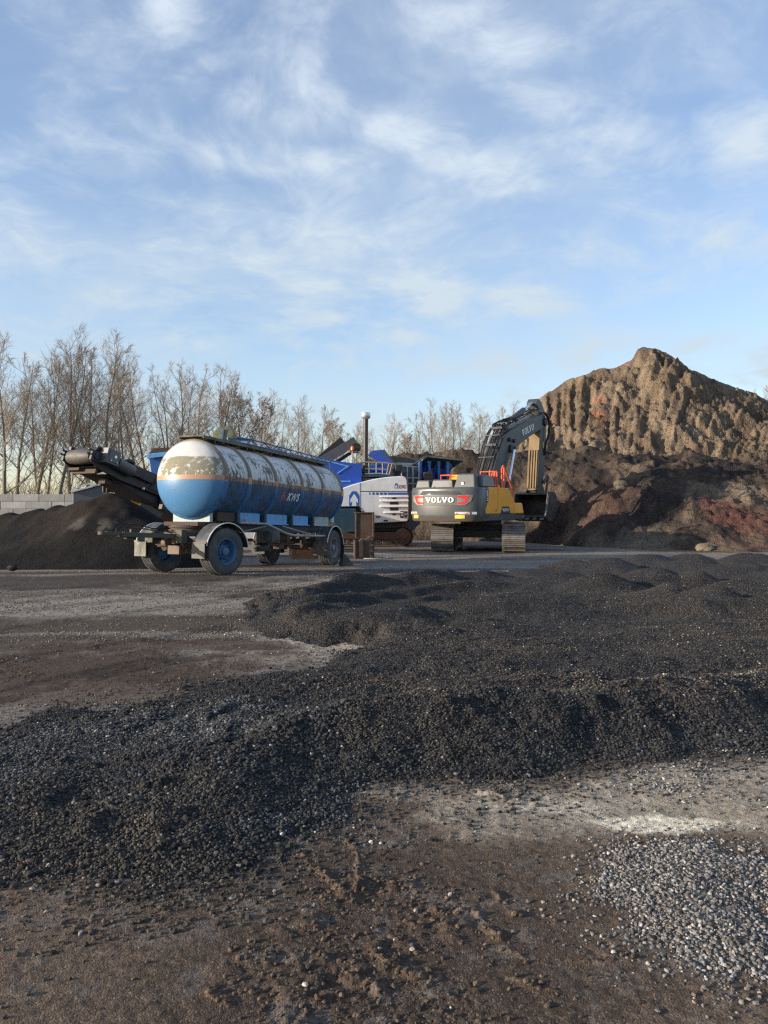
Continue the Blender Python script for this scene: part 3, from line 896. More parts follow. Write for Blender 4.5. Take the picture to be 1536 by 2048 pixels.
def limb(p, d, L, rr, wob, lift, n):
    """a curved polyline that turns upward"""
    pts = [p.copy()]; d = d.normalized(); q = p.copy()
    for i in range(n):
        d = (d + Vector((rr.gauss(0, wob), rr.gauss(0, wob), rr.gauss(0, wob) + lift))).normalized()
        q = q + d * (L / n); pts.append(q.copy())
    return pts


def along(pts, t):
    k = t * (len(pts) - 1); i = min(int(k), len(pts) - 2); f = k - i
    return pts[i].lerp(pts[i + 1], f), (pts[i + 1] - pts[i]).normalized()


def make_tree(seed, h, stems=1, nb=24, spread=.42, low=.2, leaves=0, fine=10):
    rr = random.Random(seed); tr, cr, lf = MB(), MB(), MB()
    for s in range(stems):
        d0 = Vector((rr.gauss(0, .05 + .09 * (stems > 1)), rr.gauss(0, .05 + .09 * (stems > 1)), 1))
        hh = h * (1 if s == 0 else rr.uniform(.72, .95))
        T = limb(Vector((rr.uniform(-.2, .2) * (stems > 1), rr.uniform(-.2, .2) * (stems > 1), -.15)), d0, hh, rr, .045, .03, 12)
        r0 = .0125 * hh * (1 if stems == 1 else .75)
        tr.tube(T, r0, 7, r1=.012, caps=False)
        az = rr.uniform(0, 6)
        for i in range(nb):
            t = low + (.96 - low) * ((i + rr.random() * .8) / nb) ** .9
            p, d = along(T, t); az += 2.4 + rr.uniform(-.5, .5)
            L = h * spread * (1.12 - t) ** .75 * rr.uniform(.65, 1.2) * (1 if stems == 1 else .8)
            tilt = rr.uniform(.5, 1.0) if t < .6 else rr.uniform(.4, .8)
            bd = d * math.cos(tilt) + perp(d, az) * math.sin(tilt)
            B = limb(p, bd, L, rr, .1, .1, 6); rb = max(.018, r0 * (1 - t) * .42)
            cr.tube(B, rb, 4, r1=.014, caps=False)
            n2 = max(5, int(1.25 * fine * (L / (h * spread)) ** .5))
            for j in range(n2):
                t2 = .18 + .8 * (j + rr.random()) / n2
                p2, d2 = along(B, t2); L2 = L * rr.uniform(.28, .5) * (1.15 - t2 * .6)
                tl = rr.uniform(.45, .95)
                S = limb(p2, d2 * math.cos(tl) + perp(d2, rr.uniform(0, 6.3)) * math.sin(tl), L2, rr, .13, .1, 4)
                cr.tube(S, max(.012, rb * .4), 3, r1=.008, caps=False)
                n3 = max(4, int(fine * 1.15))
                for k in range(n3):
                    t3 = .15 + .83 * (k + rr.random()) / n3
                    p3, d3 = along(S, t3); L3 = max(.4, L2 * rr.uniform(.35, .7)); tl = rr.uniform(.4, .95)
                    X = limb(p3, d3 * math.cos(tl) + perp(d3, rr.uniform(0, 6.3)) * math.sin(tl), L3, rr, .14, .08, 2)
                    cr.tube(X, .0072, 3, r1=.0045, caps=False)
                    if leaves and rr.random() < leaves:
                        for _ in range(3):
                            q, dd = along(X, rr.random()); a = perp(dd, rr.uniform(0, 6.3)) * rr.uniform(.05, .1); b = perp(dd, rr.uniform(0, 6.3)) * rr.uniform(.04, .08)
                            lf.add([q - a, q - b * .6, q + a, q + b], [(0, 1, 2, 3)])
    return tr, cr, lf


PROTO = []
for i, kw in enumerate((dict(h=16, nb=22), dict(h=16, nb=20, spread=.38, low=.3), dict(h=16, stems=2, nb=18, spread=.44), dict(h=16, nb=22, spread=.48, low=.16), dict(h=16, stems=3, nb=12, spread=.42, low=.15, fine=9),
                        dict(h=16, nb=20, spread=.34, low=.24), dict(h=12, nb=24, spread=.46, low=.18, leaves=.42))):
    root = empty('bare_tree'); tr, cr, lf = make_tree(70 + i, **kw)
    tr.build('trunk', M['bark'], root); cr.build('crown', M['twig'], root, smooth=0)
    if kw.get('leaves'):
        lf.build('leaves', M['leaf'], root, smooth=0)
    PROTO.append((root, kw['h'])); root['used'] = 0

# x in the survey photo, distance, crown top in the survey photo, kind, label
TREES = [
    (-150, 56, 670, 0, None), (-75, 54, 650, 3, None), (-30, 60, 690, 5, None),
    (6, 52, 654, 0, 'tall bare tree with thick dark trunk standing at the photo edge'),
    (34, 60, 700, 5, 'slender bare tree close beside the thick trunk at the photo edge'),
    (66, 57, 688, 1, 'bare tree with straight pole trunk, one in from the thick trunk at the edge'),
    (84, 63, 700, 2, 'twin stemmed bare tree standing behind the middle of the block wall'),
    (113, 55, 676, 1, 'bare tree with dark straight trunk between block wall end and conveyor head'),
    (143, 57, 668, 3, 'wide bare tree rising directly above the conveyor head drum'),
    (168, 65, 690, 5, 'narrow bare tree directly behind the conveyor head'),
    (190, 60, 700, 4, 'many stemmed bare tree over the middle of the conveyor'),
    (216, 58, 664, 0, 'tallest rounded bare tree above the conveyor motor'),
    (246, 66, 700, 2, 'forked bare tree above the lower part of the conveyor'),
    (278, 68, 712, 5, 'thin bare tree between the conveyor and the tank front'),
    (305, 71, 722, 1, 'bare tree over the blue box between conveyor and tank'),
    (330, 68, 716, 4, 'multi stemmed bare tree standing over the front end of the tank'),
    (362, 72, 724, 0, 'bare tree rising behind the front overhang of the tank walkway'),
    (392, 75, 726, 2, 'forked bare tree between the walkway overhang and the open manhole lid'),
    (424, 73, 728, 5, 'slim bare tree directly above the open manhole lid'),
    (452, 78, 745, 3, 'broad bare tree between the manhole lid and the brown leafed tree'),
    (474, 74, 772, 6, 'taller of the two brown leafed trees above the tank'),
    (508, 80, 790, 6, 'lower of the two brown leafed trees above the tank'),
    (534, 86, 780, 0, 'bare tree over the middle of the tank, first past the brown leafed trees'),
    (566, 90, 800, 4, 'many stemmed bare tree over the rear half of the tank'),
    (596, 92, 802, 3, 'broad bare tree over the fourth tank band'),
    (628, 96, 806, 2, 'twin stemmed bare tree above the rear end of the tank'),
    (655, 100, 822, 0, 'low bare tree behind the rear tank end and blue crusher panel'),
    (686, 104, 842, 6, 'low tree with sparse brown leaves above the tilted black conveyor'),
    (712, 108, 850, 3, 'low bare tree between the beacon and the exhaust pipe'),
    (762, 110, 826, 4, 'bushy bare tree between the exhaust pipe and the blue hopper wing'),
    (800, 116, 850, 2, 'small bare tree above the crusher middle, between two taller ones'),
    (832, 118, 866, 6, 'smallest bare tree over the blue hopper'),
    (868, 100, 808, 3, 'spreading bare tree above the feed hopper, next to the tallest one by the boom'),
    (905, 102, 804, 0, 'tall bare tree beside the excavator boom hoses'),
    (940, 100, 806, 2, 'forked bare tree rising behind the excavator boom'),
    (978, 104, 806, 5, 'narrow bare tree touching the excavator boom top'),
    (742, 118, 842, 5, 'thin bare tree directly behind the exhaust pipe'),
    (782, 106, 834, 3, 'broad bare tree over the deck rails of the crusher'),
    (848, 108, 824, 2, 'forked bare tree above the far hopper wing'),
    (888, 96, 812, 0, 'bare tree behind the beacon of the excavator, over the hopper edge'),
    (956, 108, 814, 3, 'wide bare tree with its crown cut by the boom hoses'),
    (1022, 110, 812, 3, 'bare tree tip showing between boom and arm cylinder'),
    (1478, 96, 772, 4, 'bare tree peeking over the falling shoulder of the brown mound'),
    (1506, 92, 768, 2, 'bare tree over the mound shoulder nearest the photo edge'),
    (1545, 94, 775, 0, None), (1590, 90, 770, 3, None),
]
rt = random.Random(3)
for px, Yd, tp, kind, lab in TREES:
    root, hp = PROTO[kind]
    o = root if not root['used'] else clone(root)
    root['used'] = 1
    h = (HZ - tp) / F * Yd + ZC + .25
    s = h / hp * .97
    o.location = ((px - 768) / F * Yd, Yd, -.25); o.rotation_euler = (0, 0, rt.uniform(0, 6.28)); o.scale = (s * rt.uniform(.9, 1.1), s * rt.uniform(.9, 1.1), s)
    if 'used' in o: pass
    tag(o, lab or 'bare tree standing beyond the edge of the yard', 'tree', 'leafless trees in a row behind the yard')
for root, _ in PROTO: del root['used']
for o in COL.objects:
    if 'used' in o: del o['used']

# brushwood under the trees
rb = random.Random(12); br = MB()
path = [(-40, 60), (-24, 60), (-14, 74), (-6, 100), (6, 112), (16, 104)]
for i in range(3000):
    k = rb.random() * (len(path) - 1); a = int(k); f = k - a
    x = path[a][0] + (path[a + 1][0] - path[a][0]) * f + rb.gauss(0, 1.5); y = path[a][1] + (path[a + 1][1] - path[a][1]) * f + rb.uniform(-2, 8)
    h = rb.uniform(1.2, 4.8) * (1 if y < 80 else 1.15)
    S = limb(Vector((x, y, -.3)), Vector((rb.gauss(0, .35), rb.gauss(0, .35), 1)), h, rb, .1, .03, 4)
    br.tube(S, .022, 3, r1=.01, caps=False)
    for j in range(5):
        p, d = along(S, rb.uniform(.25, .95))
        br.tube(limb(p, d + perp(d, rb.uniform(0, 6.3)) * .9, h * rb.uniform(.15, .4), rb, .15, .06, 2), .014, 3, r1=.008, caps=False)
tag(br.build('undergrowth', M['brush'], smooth=0), 'tangle of bare brushwood along the foot of the tree row', 'brushwood', kind='stuff')

# ================================================================== sun, sky, camera
SUN_EL, SUN_AZ = R(14), R(-108)                     # azimuth from +Y towards +X
S = Vector((math.cos(SUN_EL) * math.sin(SUN_AZ), math.cos(SUN_EL) * math.cos(SUN_AZ), math.sin(SUN_EL)))
sl = bpy.data.lights.new('sun', 'SUN'); sl.energy = 5.0; sl.angle = R(.6); sl.color = (1, .86, .68)
so = bpy.data.objects.new('sun', sl); COL.objects.link(so); so.rotation_euler = (-S).to_track_quat('-Z', 'Y').to_euler(); so.location = (-20, -10, 20)

w = bpy.data.worlds.new('World'); scene.world = w; w.use_nodes = True
t = NT(w.node_tree); bg = next(n for n in w.node_tree.nodes if n.type == 'BACKGROUND')
sky = t.n('ShaderNodeTexSky', sky_type='NISHITA', sun_disc=False, sun_elevation=SUN_EL, sun_rotation=SUN_AZ, altitude=0, air_density=1.0, dust_density=.8, ozone_density=2.0)
d = t.n('ShaderNodeTexCoord').outputs['Generated']
sx = t.n('ShaderNodeSeparateXYZ'); t.put(sx.inputs[0], d); dx, dy, dz = sx.outputs
SKY_S = .142
base = t.vmath('SCALE', sky.outputs[0]); base.node.inputs['Scale'].default_value = SKY_S
base = t.vmath('MULTIPLY', base, (1.07, 1.04, 1.1))
# clouds drift in a layer overhead: coordinates on that layer
zz = t.math('ADD', t.math('MAXIMUM', dz, 0.0), .3)
cx = t.n('ShaderNodeCombineXYZ'); t.put(cx.inputs[0], t.math('DIVIDE', dx, zz)); t.put(cx.inputs[1], t.math('DIVIDE', dy, zz)); p = cx.outputs[0]
warp = t.n('ShaderNodeTexNoise'); t.put(warp.inputs['Vector'], p); warp.inputs['Scale'].default_value = 1.6; warp.inputs['Detail'].default_value = 4
wv = t.vmath('SCALE', t.vmath('SUBTRACT', warp.outputs['Color'], (.5, .5, .5))); wv.node.inputs['Scale'].default_value = .5
pw = t.vmath('ADD', p, wv)
n_big = t.noise(t.mapping(pw, (1.0, 1.5, 1), (2.3, .7, 0)), 1.5, 8, .6)
n_fine = t.noise(pw, 6.5, 12, .62)
# where the bigger banks of cloud stand, as bearings (x/y, z/y)
uy = t.math('MAXIMUM', dy, .05)
cb = t.n('ShaderNodeCombineXYZ'); t.put(cb.inputs[0], t.math('DIVIDE', dx, uy)); t.put(cb.inputs[1], t.math('DIVIDE', dz, uy))
ub = t.vmath('ADD', cb.outputs[0], t.vmath('MULTIPLY', wv, (.35, .25, 0)))
acc = None
for px, py, rx, ry, k in ((320, 40, 75, 70, .9), (430, 110, 110, 80, .55), (480, 180, 70, 50, .7), (630, 185, 85, 130, .95), (640, 345, 110, 50, .75), (90, 275, 130, 50, .8), (250, 310, 150, 80, .7), (400, 340, 100, 60, .75), (790, 260, 90, 45, .6),
                          (1040, 95, 110, 60, .6), (940, 20, 130, 50, .5), (1080, 205, 90, 55, .85), (1230, 290, 170, 70, .75), (1470, 260, 120, 80, .8), (980, 340, 160, 60, .4), (30, 460, 130, 110, .7), (470, 640, 170, 45, .6), (640, 610, 90, 35, .75),
                          (870, 585, 110, 45, .85), (1060, 585, 90, 35, .75), (800, 650, 160, 45, .6), (1400, 500, 320, 70, .45), (450, 480, 320, 60, .35), (900, 720, 700, 40, .15)):
    c = t.vmath('SUBTRACT', ub, ((px - 768) / F, (HZ - py) / F, 0))
    q = t.vmath('LENGTH', t.vmath('MULTIPLY', c, (F / rx / 1.05, F / ry / 1.05, 0)))
    f = t.rng(q, 1.5, 0, 0, k)
    acc = f if acc is None else t.math('MAXIMUM', acc, f)
# soft puffs inside the banks, thin veil elsewhere
m1 = t.math('ADD', t.math('MULTIPLY', n_fine, .95), t.math('MULTIPLY', n_big, .55))
puff = t.rng(t.math('ADD', m1, t.math('MULTIPLY', acc, .34)), .68, 1.3, 0, .95)
veil = t.rng(t.math('ADD', n_big, t.math('MULTIPLY', n_fine, .2)), .4, .85, .16, .64)
vgrad = t.rng(dz, .02, .6, 1.2, .6, 'LINEAR')
cl = t.math('ADD', t.math('MULTIPLY', puff, 1.05), t.math('MULTIPLY', veil, vgrad), clamp=True)
cl = t.math('MULTIPLY', cl, t.rng(dz, -.02, .1, 0, 1))
cloud = t.mix(t.rng(dz, .05, .7), (.37, .44, .49, 1), (.43, .49, .57, 1))
col = t.mix(cl, base, cloud)
t.put(bg.inputs['Color'], col); bg.inputs['Strength'].default_value = 1.0

cam = bpy.data.cameras.new('camera'); co_ = bpy.data.objects.new('camera', cam); COL.objects.link(co_)
cam.sensor_fit = 'HORIZONTAL'; cam.sensor_width = 36; cam.lens = 36 * F / 1536; cam.clip_end = 5000; cam.clip_start = .05
co_.location = (0, 0, ZC); co_.rotation_euler = (R(90) - math.atan((1024 - HZ) / F), 0, 0)
scene.camera = co_
scene.view_settings.view_transform = 'Standard'; scene.view_settings.look = 'None'; scene.view_settings.gamma = 1; scene.view_settings.exposure = 0.74
scene.cycles.max_bounces = 5; scene.cycles.use_denoising = False; scene.cycles.pixel_filter_type = 'BLACKMAN_HARRIS'; scene.cycles.filter_width = 1.3
# ================================================================== tank trailer
TR = empty('tank_trailer', (-4.52, 18.0, .05), (0, R(2.1), math.atan2(5.5, 1.9)))
tag(TR, 'old two axle tank trailer with peeling white and blue tank, drawbar resting forward', 'tank trailer')
AZ, AR, T0, T1, DISH = 2.2, .91, -.05, 7.15, .42     # axis height, radius, ends of the shell, bulge of the ends


def tank_mat():
    m, t, b = new_mat('tank_paint')
    co = t.n('ShaderNodeTexCoord').outputs['Object']
    s = t.n('ShaderNodeSeparateXYZ'); t.put(s.inputs[0], co); x, y, z = s.outputs
    zr = t.math('SUBTRACT', z, AZ)
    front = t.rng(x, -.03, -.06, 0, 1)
    # bare dirty patches: flaky on the end, streaked on the flank
    n_end = t.noise(co, 6.5, 12, .8); n_fl = t.noise(t.mapping(co, (3.2, 3.2, 1.0)), 3.6, 12, .8)
    n_lo = t.noise(co, 1.5, 4, .6)
    end_zone = t.math('MULTIPLY', t.rng(t.math('ADD', zr, t.math('MULTIPLY', n_lo, .12)), .58, .54), t.rng(zr, .05, .07))
    pe = t.math('MULTIPLY', end_zone, t.rng(t.math('ADD', n_end, t.math('MULTIPLY', t.math('SUBTRACT', n_lo, .5), .5)), .57, .53))
    pe = t.math('MAXIMUM', pe, t.math('MULTIPLY', t.rng(t.noise(co, 4, 12, .8), .6, .66), .8))
    pf = t.rng(t.math('ADD', n_fl, t.math('MULTIPLY', t.math('SUBTRACT', n_lo, .5), .5)), .49, .58, 0, .95)
    pf = t.math('MULTIPLY', pf, t.rng(zr, .85, .5, .35, 1))
    peel = t.math('ADD', t.math('MULTIPLY', pe, front), t.math('MULTIPLY', pf, t.math('SUBTRACT', 1.0, front)), clamp=True)
    white = t.mix(t.noise(co, 3, 6, .6), (.4, .4, .39, 1), (.64, .64, .63, 1))
    bare = t.mix(t.noise(co, 9, 7, .7), (.13, .125, .085, 1), (.27, .255, .19, 1))
    bare_f = t.mix(t.noise(t.mapping(co, (6, 6, 1)), 4, 7, .7), (.035, .036, .035, 1), (.15, .145, .125, 1))
    up = t.mix(peel, white, t.mix(front, bare_f, bare))
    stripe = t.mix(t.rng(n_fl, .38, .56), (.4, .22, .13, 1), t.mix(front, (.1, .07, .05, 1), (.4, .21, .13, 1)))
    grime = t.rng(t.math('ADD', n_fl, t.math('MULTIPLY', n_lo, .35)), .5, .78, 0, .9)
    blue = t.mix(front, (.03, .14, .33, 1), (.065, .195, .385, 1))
    blue = t.mix(t.math('MULTIPLY', grime, t.rng(front, 0, 1, 1, .12)), blue, (.035, .042, .042, 1))
    rust = t.rng(t.noise(co, 7, 10, .75), .7, .73)
    blue = t.mix(t.math('MULTIPLY', rust, .7), blue, (.1, .085, .06, 1))
    lo = t.rng(zr, -.031, -.029); hi = t.rng(zr, .071, .073)
    c = t.mix(hi, t.mix(lo, blue, stripe), up)
    drip = t.math('MULTIPLY', t.rng(t.noise(t.mapping(co, (9, 9, .5)), 3, 6, .7), .55, .75, 0, .6), t.rng(zr, .1, -.5, 1, 0))
    drip = t.math('MULTIPLY', drip, t.math('SUBTRACT', 1.0, front))
    c = t.mix(drip, c, (.06, .05, .04, 1))
    seam = t.rng(t.math('ABSOLUTE', t.math('SUBTRACT', zr, .6)), .009, .004, 0, .65)
    c = t.mix(t.math('MULTIPLY', seam, t.math('SUBTRACT', 1.0, front)), c, (.05, .048, .04, 1))
    t.put(b.inputs['Base Color'], c)
    t.put(b.inputs['Roughness'], t.math('ADD', .34, t.math('MULTIPLY', peel, .5), clamp=True))
    t.put(b.inputs['Normal'], t.bump(t.math('SUBTRACT', t.noise(co, 12, 5, .6), t.math('MULTIPLY', peel, .6)), .12, .02))
    return m


mb = MB(); prof = []
for i in range(13):
    a = i / 12 * math.pi / 2; prof.append((AR * math.sin(a) if i else 0, -DISH * math.cos(a) ** 1.15 if i < 12 else 0))
L = T1 - T0
full = [(r_, h) for r_, h in prof] + [(AR, L * k / 14) for k in range(1, 14)] + [(r_, L - h) for r_, h in prof[::-1]]
mb.lathe(full, (T0, 0, AZ), (1, 0, 0), 72)
mb.build('tank', tank_mat(), TR, smooth=60)


def on_tank(t, ang, off=.0):
    """ang measured from straight out on the near flank, upward"""
    return Vector((t, -(AR + off) * math.cos(ang), AZ + (AR + off) * math.sin(ang)))


for tb in (.0, 1.1, 2.5, 4.1, 5.55, 7.05):
    mb = MB(); mb.lathe([(AR - .005, -.075), (AR + .03, -.06), (AR + .04, -.03), (AR + .04, .03), (AR + .03, .06), (AR - .005, .075)], (tb, 0, AZ), (1, 0, 0), 72)
    mm, t, b = new_mat('tank_band'); co = t.n('ShaderNodeTexCoord').outputs['Object']; s = t.n('ShaderNodeSeparateXYZ'); t.put(s.inputs[0], co)
    zr = t.math('SUBTRACT', s.outputs[2], AZ)
    n = t.noise(co, 5, 8, .7)
    upc = t.mix(n, (.1, .08, .055, 1), (.25, .21, .15, 1)); st = t.mix(t.rng(n, .45, .6), (.5, .27, .16, 1), (.16, .1, .07, 1)); bl = t.mix(t.rng(n, .5, .68), (.03, .14, .32, 1), (.04, .05, .055, 1))
    c = t.mix(t.rng(zr, .09, .11), t.mix(t.rng(zr, -.07, -.05), bl, st), upc)
    t.put(b.inputs['Base Color'], c); b.inputs['Roughness'].default_value = .6; t.put(b.inputs['Normal'], t.bump(n, .2, .03))
    mb.build('band', mm, TR, smooth=50)
# lettering and emblem on the near flank
vs, fs = text_flat('KWS', .3, .16, .007)
mb = MB(); mb.add([on_tank(3.6 + x * 1.05, -.30 + y / AR, .004) for x, y in vs], fs); mb.build('lettering', M['white_letter'], TR, smooth=0)
mb = MB()
for cx_, cz_, rad in ((0, .07, .055), (-.055, -.03, .06), (.055, -.03, .06)):
    n = 18; ring = []
    for rr_ in (rad, rad * .42):
        ring += [on_tank(2.98 + cx_ + rr_ * math.cos(6.283 * i / n), -.28 + (cz_ + rr_ * math.sin(6.283 * i / n)) / AR, .004 + .002 * (cx_ > 0) + .001 * (cx_ < 0)) for i in range(n)]
    mb.add(ring, [(i, (i + 1) % n, n + (i + 1) % n, n + i) for i in range(n)])
mb.build('emblem', M['emblem_orange'], TR, smooth=0)
# lifting lugs along the top edge
for tl in (.35, 1.9, 3.2, 4.6, 6.2):
    p = on_tank(tl, R(66), 0); mb = MB(); mb.box(p + Vector((0, 0, .05)), (.04, .03, .14)); mb.build('bracket', M['rust_dark'], TR, bevel=.005)
# walkway, manhole lid, folded rail
mb = MB(); mb.box((3.55, 0, AZ + 1.005), (7.3, .68, .035))
for yy in (-.33, .33): mb.box((3.55, yy, AZ + .985), (7.3, .03, .07))
for k in range(10): mb.box((.1 + k * .77, 0, AZ + .955), (.05, .62, .06))
mb.build('walkway', M['walkway'], TR, bevel=.006)
ML = empty('tmp'); bpy.data.objects.remove(ML)
q = Matrix.Translation((1.3, -.02, AZ + 1.2)) @ Matrix.Rotation(R(24), 4, 'Z') @ Matrix.Rotation(R(-50), 4, 'Y')
mb = MB(q); mb.lathe([(0, .02), (.14, .017), (.23, .008), (.268, .0), (.278, -.02), (.268, -.025), (.255, -.008), (0, .002)], (0, 0, 0), (0, 0, 1), 36)
lid = mb.build('manhole_lid', M['lid'], TR, smooth=40)
mb = MB(q); mb.bar((-.25, 0, .03), (.2, 0, .035), .03, .03); mb.build('handle', M['rail_blue'], lid)
mb = MB(); mb.lathe([(.25, 0), (.27, 0), (.27, .05), (.23, .05), (.23, 0)], (1.55, 0, AZ + 1.02), (0, 0, 1), 32); mb.build('manhole_collar', M['rail_blue'], TR)
mb = MB()
for yy in (-.30, .30):
    mb.tube([(1.55, yy, AZ + 1.16), (2.2, yy, AZ + 1.19), (7.9, yy, AZ + 1.12)], .018, 6); mb.tube([(1.75, yy, AZ + 1.05), (7.6, yy, AZ + 1.05)], .016, 6)
    for k in range(8):
        x0 = 1.9 + k * .72; mb.tube([(x0, yy, AZ + 1.03), (x0 + .36, yy, AZ + 1.17), (x0 + .72, yy, AZ + 1.04)], .012, 6)
for k in range(11): mb.tube([(1.75 + k * .58, -.3, AZ + 1.15), (1.75 + k * .58, .3, AZ + 1.15)], .013, 6)
mb.bar((1.2, -.2, AZ + 1.1), (2.2, -.3, AZ + 1.16), .03, .05); mb.bar((1.2, .2, AZ + 1.1), (2.2, .3, AZ + 1.16), .03, .05)
mb.build('folded_rail', M['rail_blue'], TR)
mb = MB(); mb.tube([(7.9, .3, AZ + 1.1), (7.98, .3, AZ + .7), (7.75, .3, .9)], .02, 6); mb.tube([(7.9, -.1, AZ + 1.1), (7.98, -.1, AZ + .7), (7.75, -.1, .9)], .02, 6)
for k in range(6): mb.tube([(7.96 - .0 * k, -.1, AZ + .75 - k * .28), (7.96, .3, AZ + .75 - k * .28)], .014, 6)
mb.build('rear_ladder', M['rail_blue'], TR)
# front cradle plate and subframe under the tank
mb = MB(); n = 20
poly = [(-.5, 1.2), (.5, 1.2)] + [(.5 - i / n, AZ - math.sqrt(AR ** 2 - (.5 - i / n) ** 2) + .012) for i in range(n + 1)]
mb.prism(poly, -.02, .1, X_); mb.build('cradle_plate', M['pale_plate'], TR, bevel=.006)
for x0, x1, mt in ((1.25, 2.35, 'saddle_blue'), (2.65, 3.95, 'saddle_blue'), (4.25, 5.35, 'saddle_blue'), (5.7, 6.9, 'pale_plate')):
    for sy in (-1, 1):
        mb = MB(); mb.box(((x0 + x1) / 2, sy * .5, 1.325), (x1 - x0, .05, .3)); mb.box(((x0 + x1) / 2, sy * .53, 1.19), (x1 - x0, .1, .03)); mb.build('saddle_panel', M[mt], TR, bevel=.008)
for sy in (-1, 1):
    mb = MB(); mb.box((.72, sy * .52, 1.33), (.95, .06, .22)); mb.build('front_beam', M['rust_dark'], TR, bevel=.01)
mb = MB()
for sy in (-1, 1): mb.box((3.4, sy * .46, 1.07), (7.0, .09, .2)); mb.box((3.4, sy * .46, 1.165), (7.0, .16, .02)); mb.box((3.4, sy * .46, .975), (7.0, .16, .02))
for xx in (.1, 1.2, 2.5, 4.0, 5.2, 6.8): mb.box((xx, 0, 1.07), (.1, .9, .16))
mb.build('chassis_frame', M['chassis'], TR, bevel=.006)
for tb in (1.1, 2.5, 4.1, 5.55):
    mb = MB(); poly = [(-.62, 1.18), (.62, 1.18)] + [(.62 - 1.24 * i / 16, AZ - math.sqrt(AR ** 2 - (.62 - 1.24 * i / 16) ** 2) + .01) for i in range(17)]
    mb.prism(poly, tb - .06, tb + .06, X_); mb.build('cradle', M['cr_teal'], TR, bevel=.005)
# marker lamp, pipe work, toolbox
mb = MB(); mb.cyl((1.42, -.6, 1.27), (1.42, -.63, 1.27), .04, n=16); mb.build('marker_lamp', M['orange'], TR, bevel=.005)
mb = MB(); mb.cyl((1.12, -.56, 1.27), (1.12, -.6, 1.27), .03, n=12); mb.build('valve', M['cap'], TR)
mb = MB(); mb.tube([(1.0, -.72, 1.2), (2.3, -.74, 1.19), (3.0, -1.0, .94), (3.3, -1.05, .9), (5.4, -1.1, .88)], .032, 10); mb.build('side_pipe', M['rail_grey'], TR)
mb = MB(); mb.tube([(3.6, -.55, 1.15), (4.35, -1.08, .92)], .018, 8); mb.build('stay', M['rail_grey'], TR)
mb = MB(); mb.tube([(1.5, -.5, .98), (2.4, -.75, 1.15)], .015, 8); mb.build('stay', M['rail_grey'], TR)
mb = MB(); mb.box((2.35, -.78, .86), (.55, .4, .3)); mb.box((2.35, -.99, .86), (.45, .02, .22)); mb.build('toolbox', M['guard'], TR, bevel=.015)
mb = MB(); mb.cyl((2.05, -.6, .58), (2.6, -.6, .58), .11, n=20); mb.cyl((2.0, -.6, .58), (2.66, -.6, .58), .05, n=12); mb.build('air_tank', M['chassis'], TR, bevel=.01)
mb = MB()
mb.cyl((3.1, 0, .72), (5.8, 0, .72), .07, n=12); mb.tube([(2.6, -.3, .7), (3.6, -.35, .62), (4.8, -.3, .7)], .03, 8); mb.tube([(2.5, .3, .8), (4.2, .2, .7), (5.4, .3, .75)], .03, 8)
mb.box((3.9, -.3, .62), (.3, .2, .22)); mb.box((4.6, -.28, .52), (.08, .08, .42)); mb.box((4.55, .1, .75), (.5, .3, .2)); mb.cyl((4.0, -.4, .8), (4.0, -.55, .8), .09)
for k in range(3): mb.box((3.3 + .5 * k, -.42, .84), (.05, .06, .3))
mb.build('brake_gear', M['rust_dark'], TR, bevel=.006)


def tyre_mesh(name, parent, Mx):
    mb = MB(Mx)
    P = [(.285, -.15), (.33, -.168), (.42, -.183), (.485, -.176), (.515, -.155), (.528, -.135)]
    for k, c in enumerate((-.085, -.03, .03, .085)): P += [(.535, c - .012), (.52, c - .008), (.52, c + .008), (.535, c + .012)]
    P += [(.528, .135), (.515, .155), (.485, .176), (.42, .183), (.33, .168), (.285, .15)]
    mb.lathe(P, (0, 0, 0), (0, 1, 0), 56)
    for k in range(64):      # shoulder blocks
        a = 2 * math.pi * k / 64
        for sy in (-1, 1): mb.box((.526 * math.cos(a), sy * .142, .526 * math.sin(a)), (.018, .03, .03), Matrix.Rotation(-a, 3, 'Y'))
    return mb.build(name, M['tyre'], parent, smooth=38)


def wheel(parent, pos, flip, rim, base=Matrix()):
    Mx = base @ Matrix.Translation(pos) @ Matrix.Rotation(math.pi if flip else 0, 4, 'Z')
    w = tyre_mesh('wheel', parent, Mx)
    mb = MB(Mx)
    mb.lathe([(.292, -.155), (.3, -.165), (.285, -.17), (.27, -.15), (.262, -.1), (.25, -.03), (.243, .0), (.2, .01), (.165, -.015), (.15, -.03), (0, -.03)], (0, 0, 0), (0, 1, 0), 48)
    mb.lathe([(.262, .0), (.27, .12), (.29, .16)], (0, 0, 0), (0, 1, 0), 48)
    rm = mb.build('rim', rim, w, smooth=35)
    mb = MB(Mx)
    mb.lathe([(.14, -.03), (.13, -.07), (.1, -.09), (.092, -.15), (.07, -.165), (.0, -.168)], (0, 0, 0), (0, 1, 0), 32); mb.build('hub', rim, w, smooth=35)
    for k in range(0 if flip else 10):
        mb = MB(Mx); a = 2 * math.pi * k / 10; mb.cyl((.17 * math.cos(a), -.015, .17 * math.sin(a)), (.17 * math.cos(a), -.05, .17 * math.sin(a)), .017, n=6)
        mb.build('bolt', M['chassis'], w, smooth=0)
    for k in range(0 if flip else 10):
        mb = MB(Mx); a = 2 * math.pi * (k + .5) / 10; mb.cyl((.222 * math.cos(a), .012, .222 * math.sin(a)), (.222 * math.cos(a), .0, .222 * math.sin(a)), .021, n=12)
        mb.build('vent', M['black_rubber'], w, smooth=0)
    return w


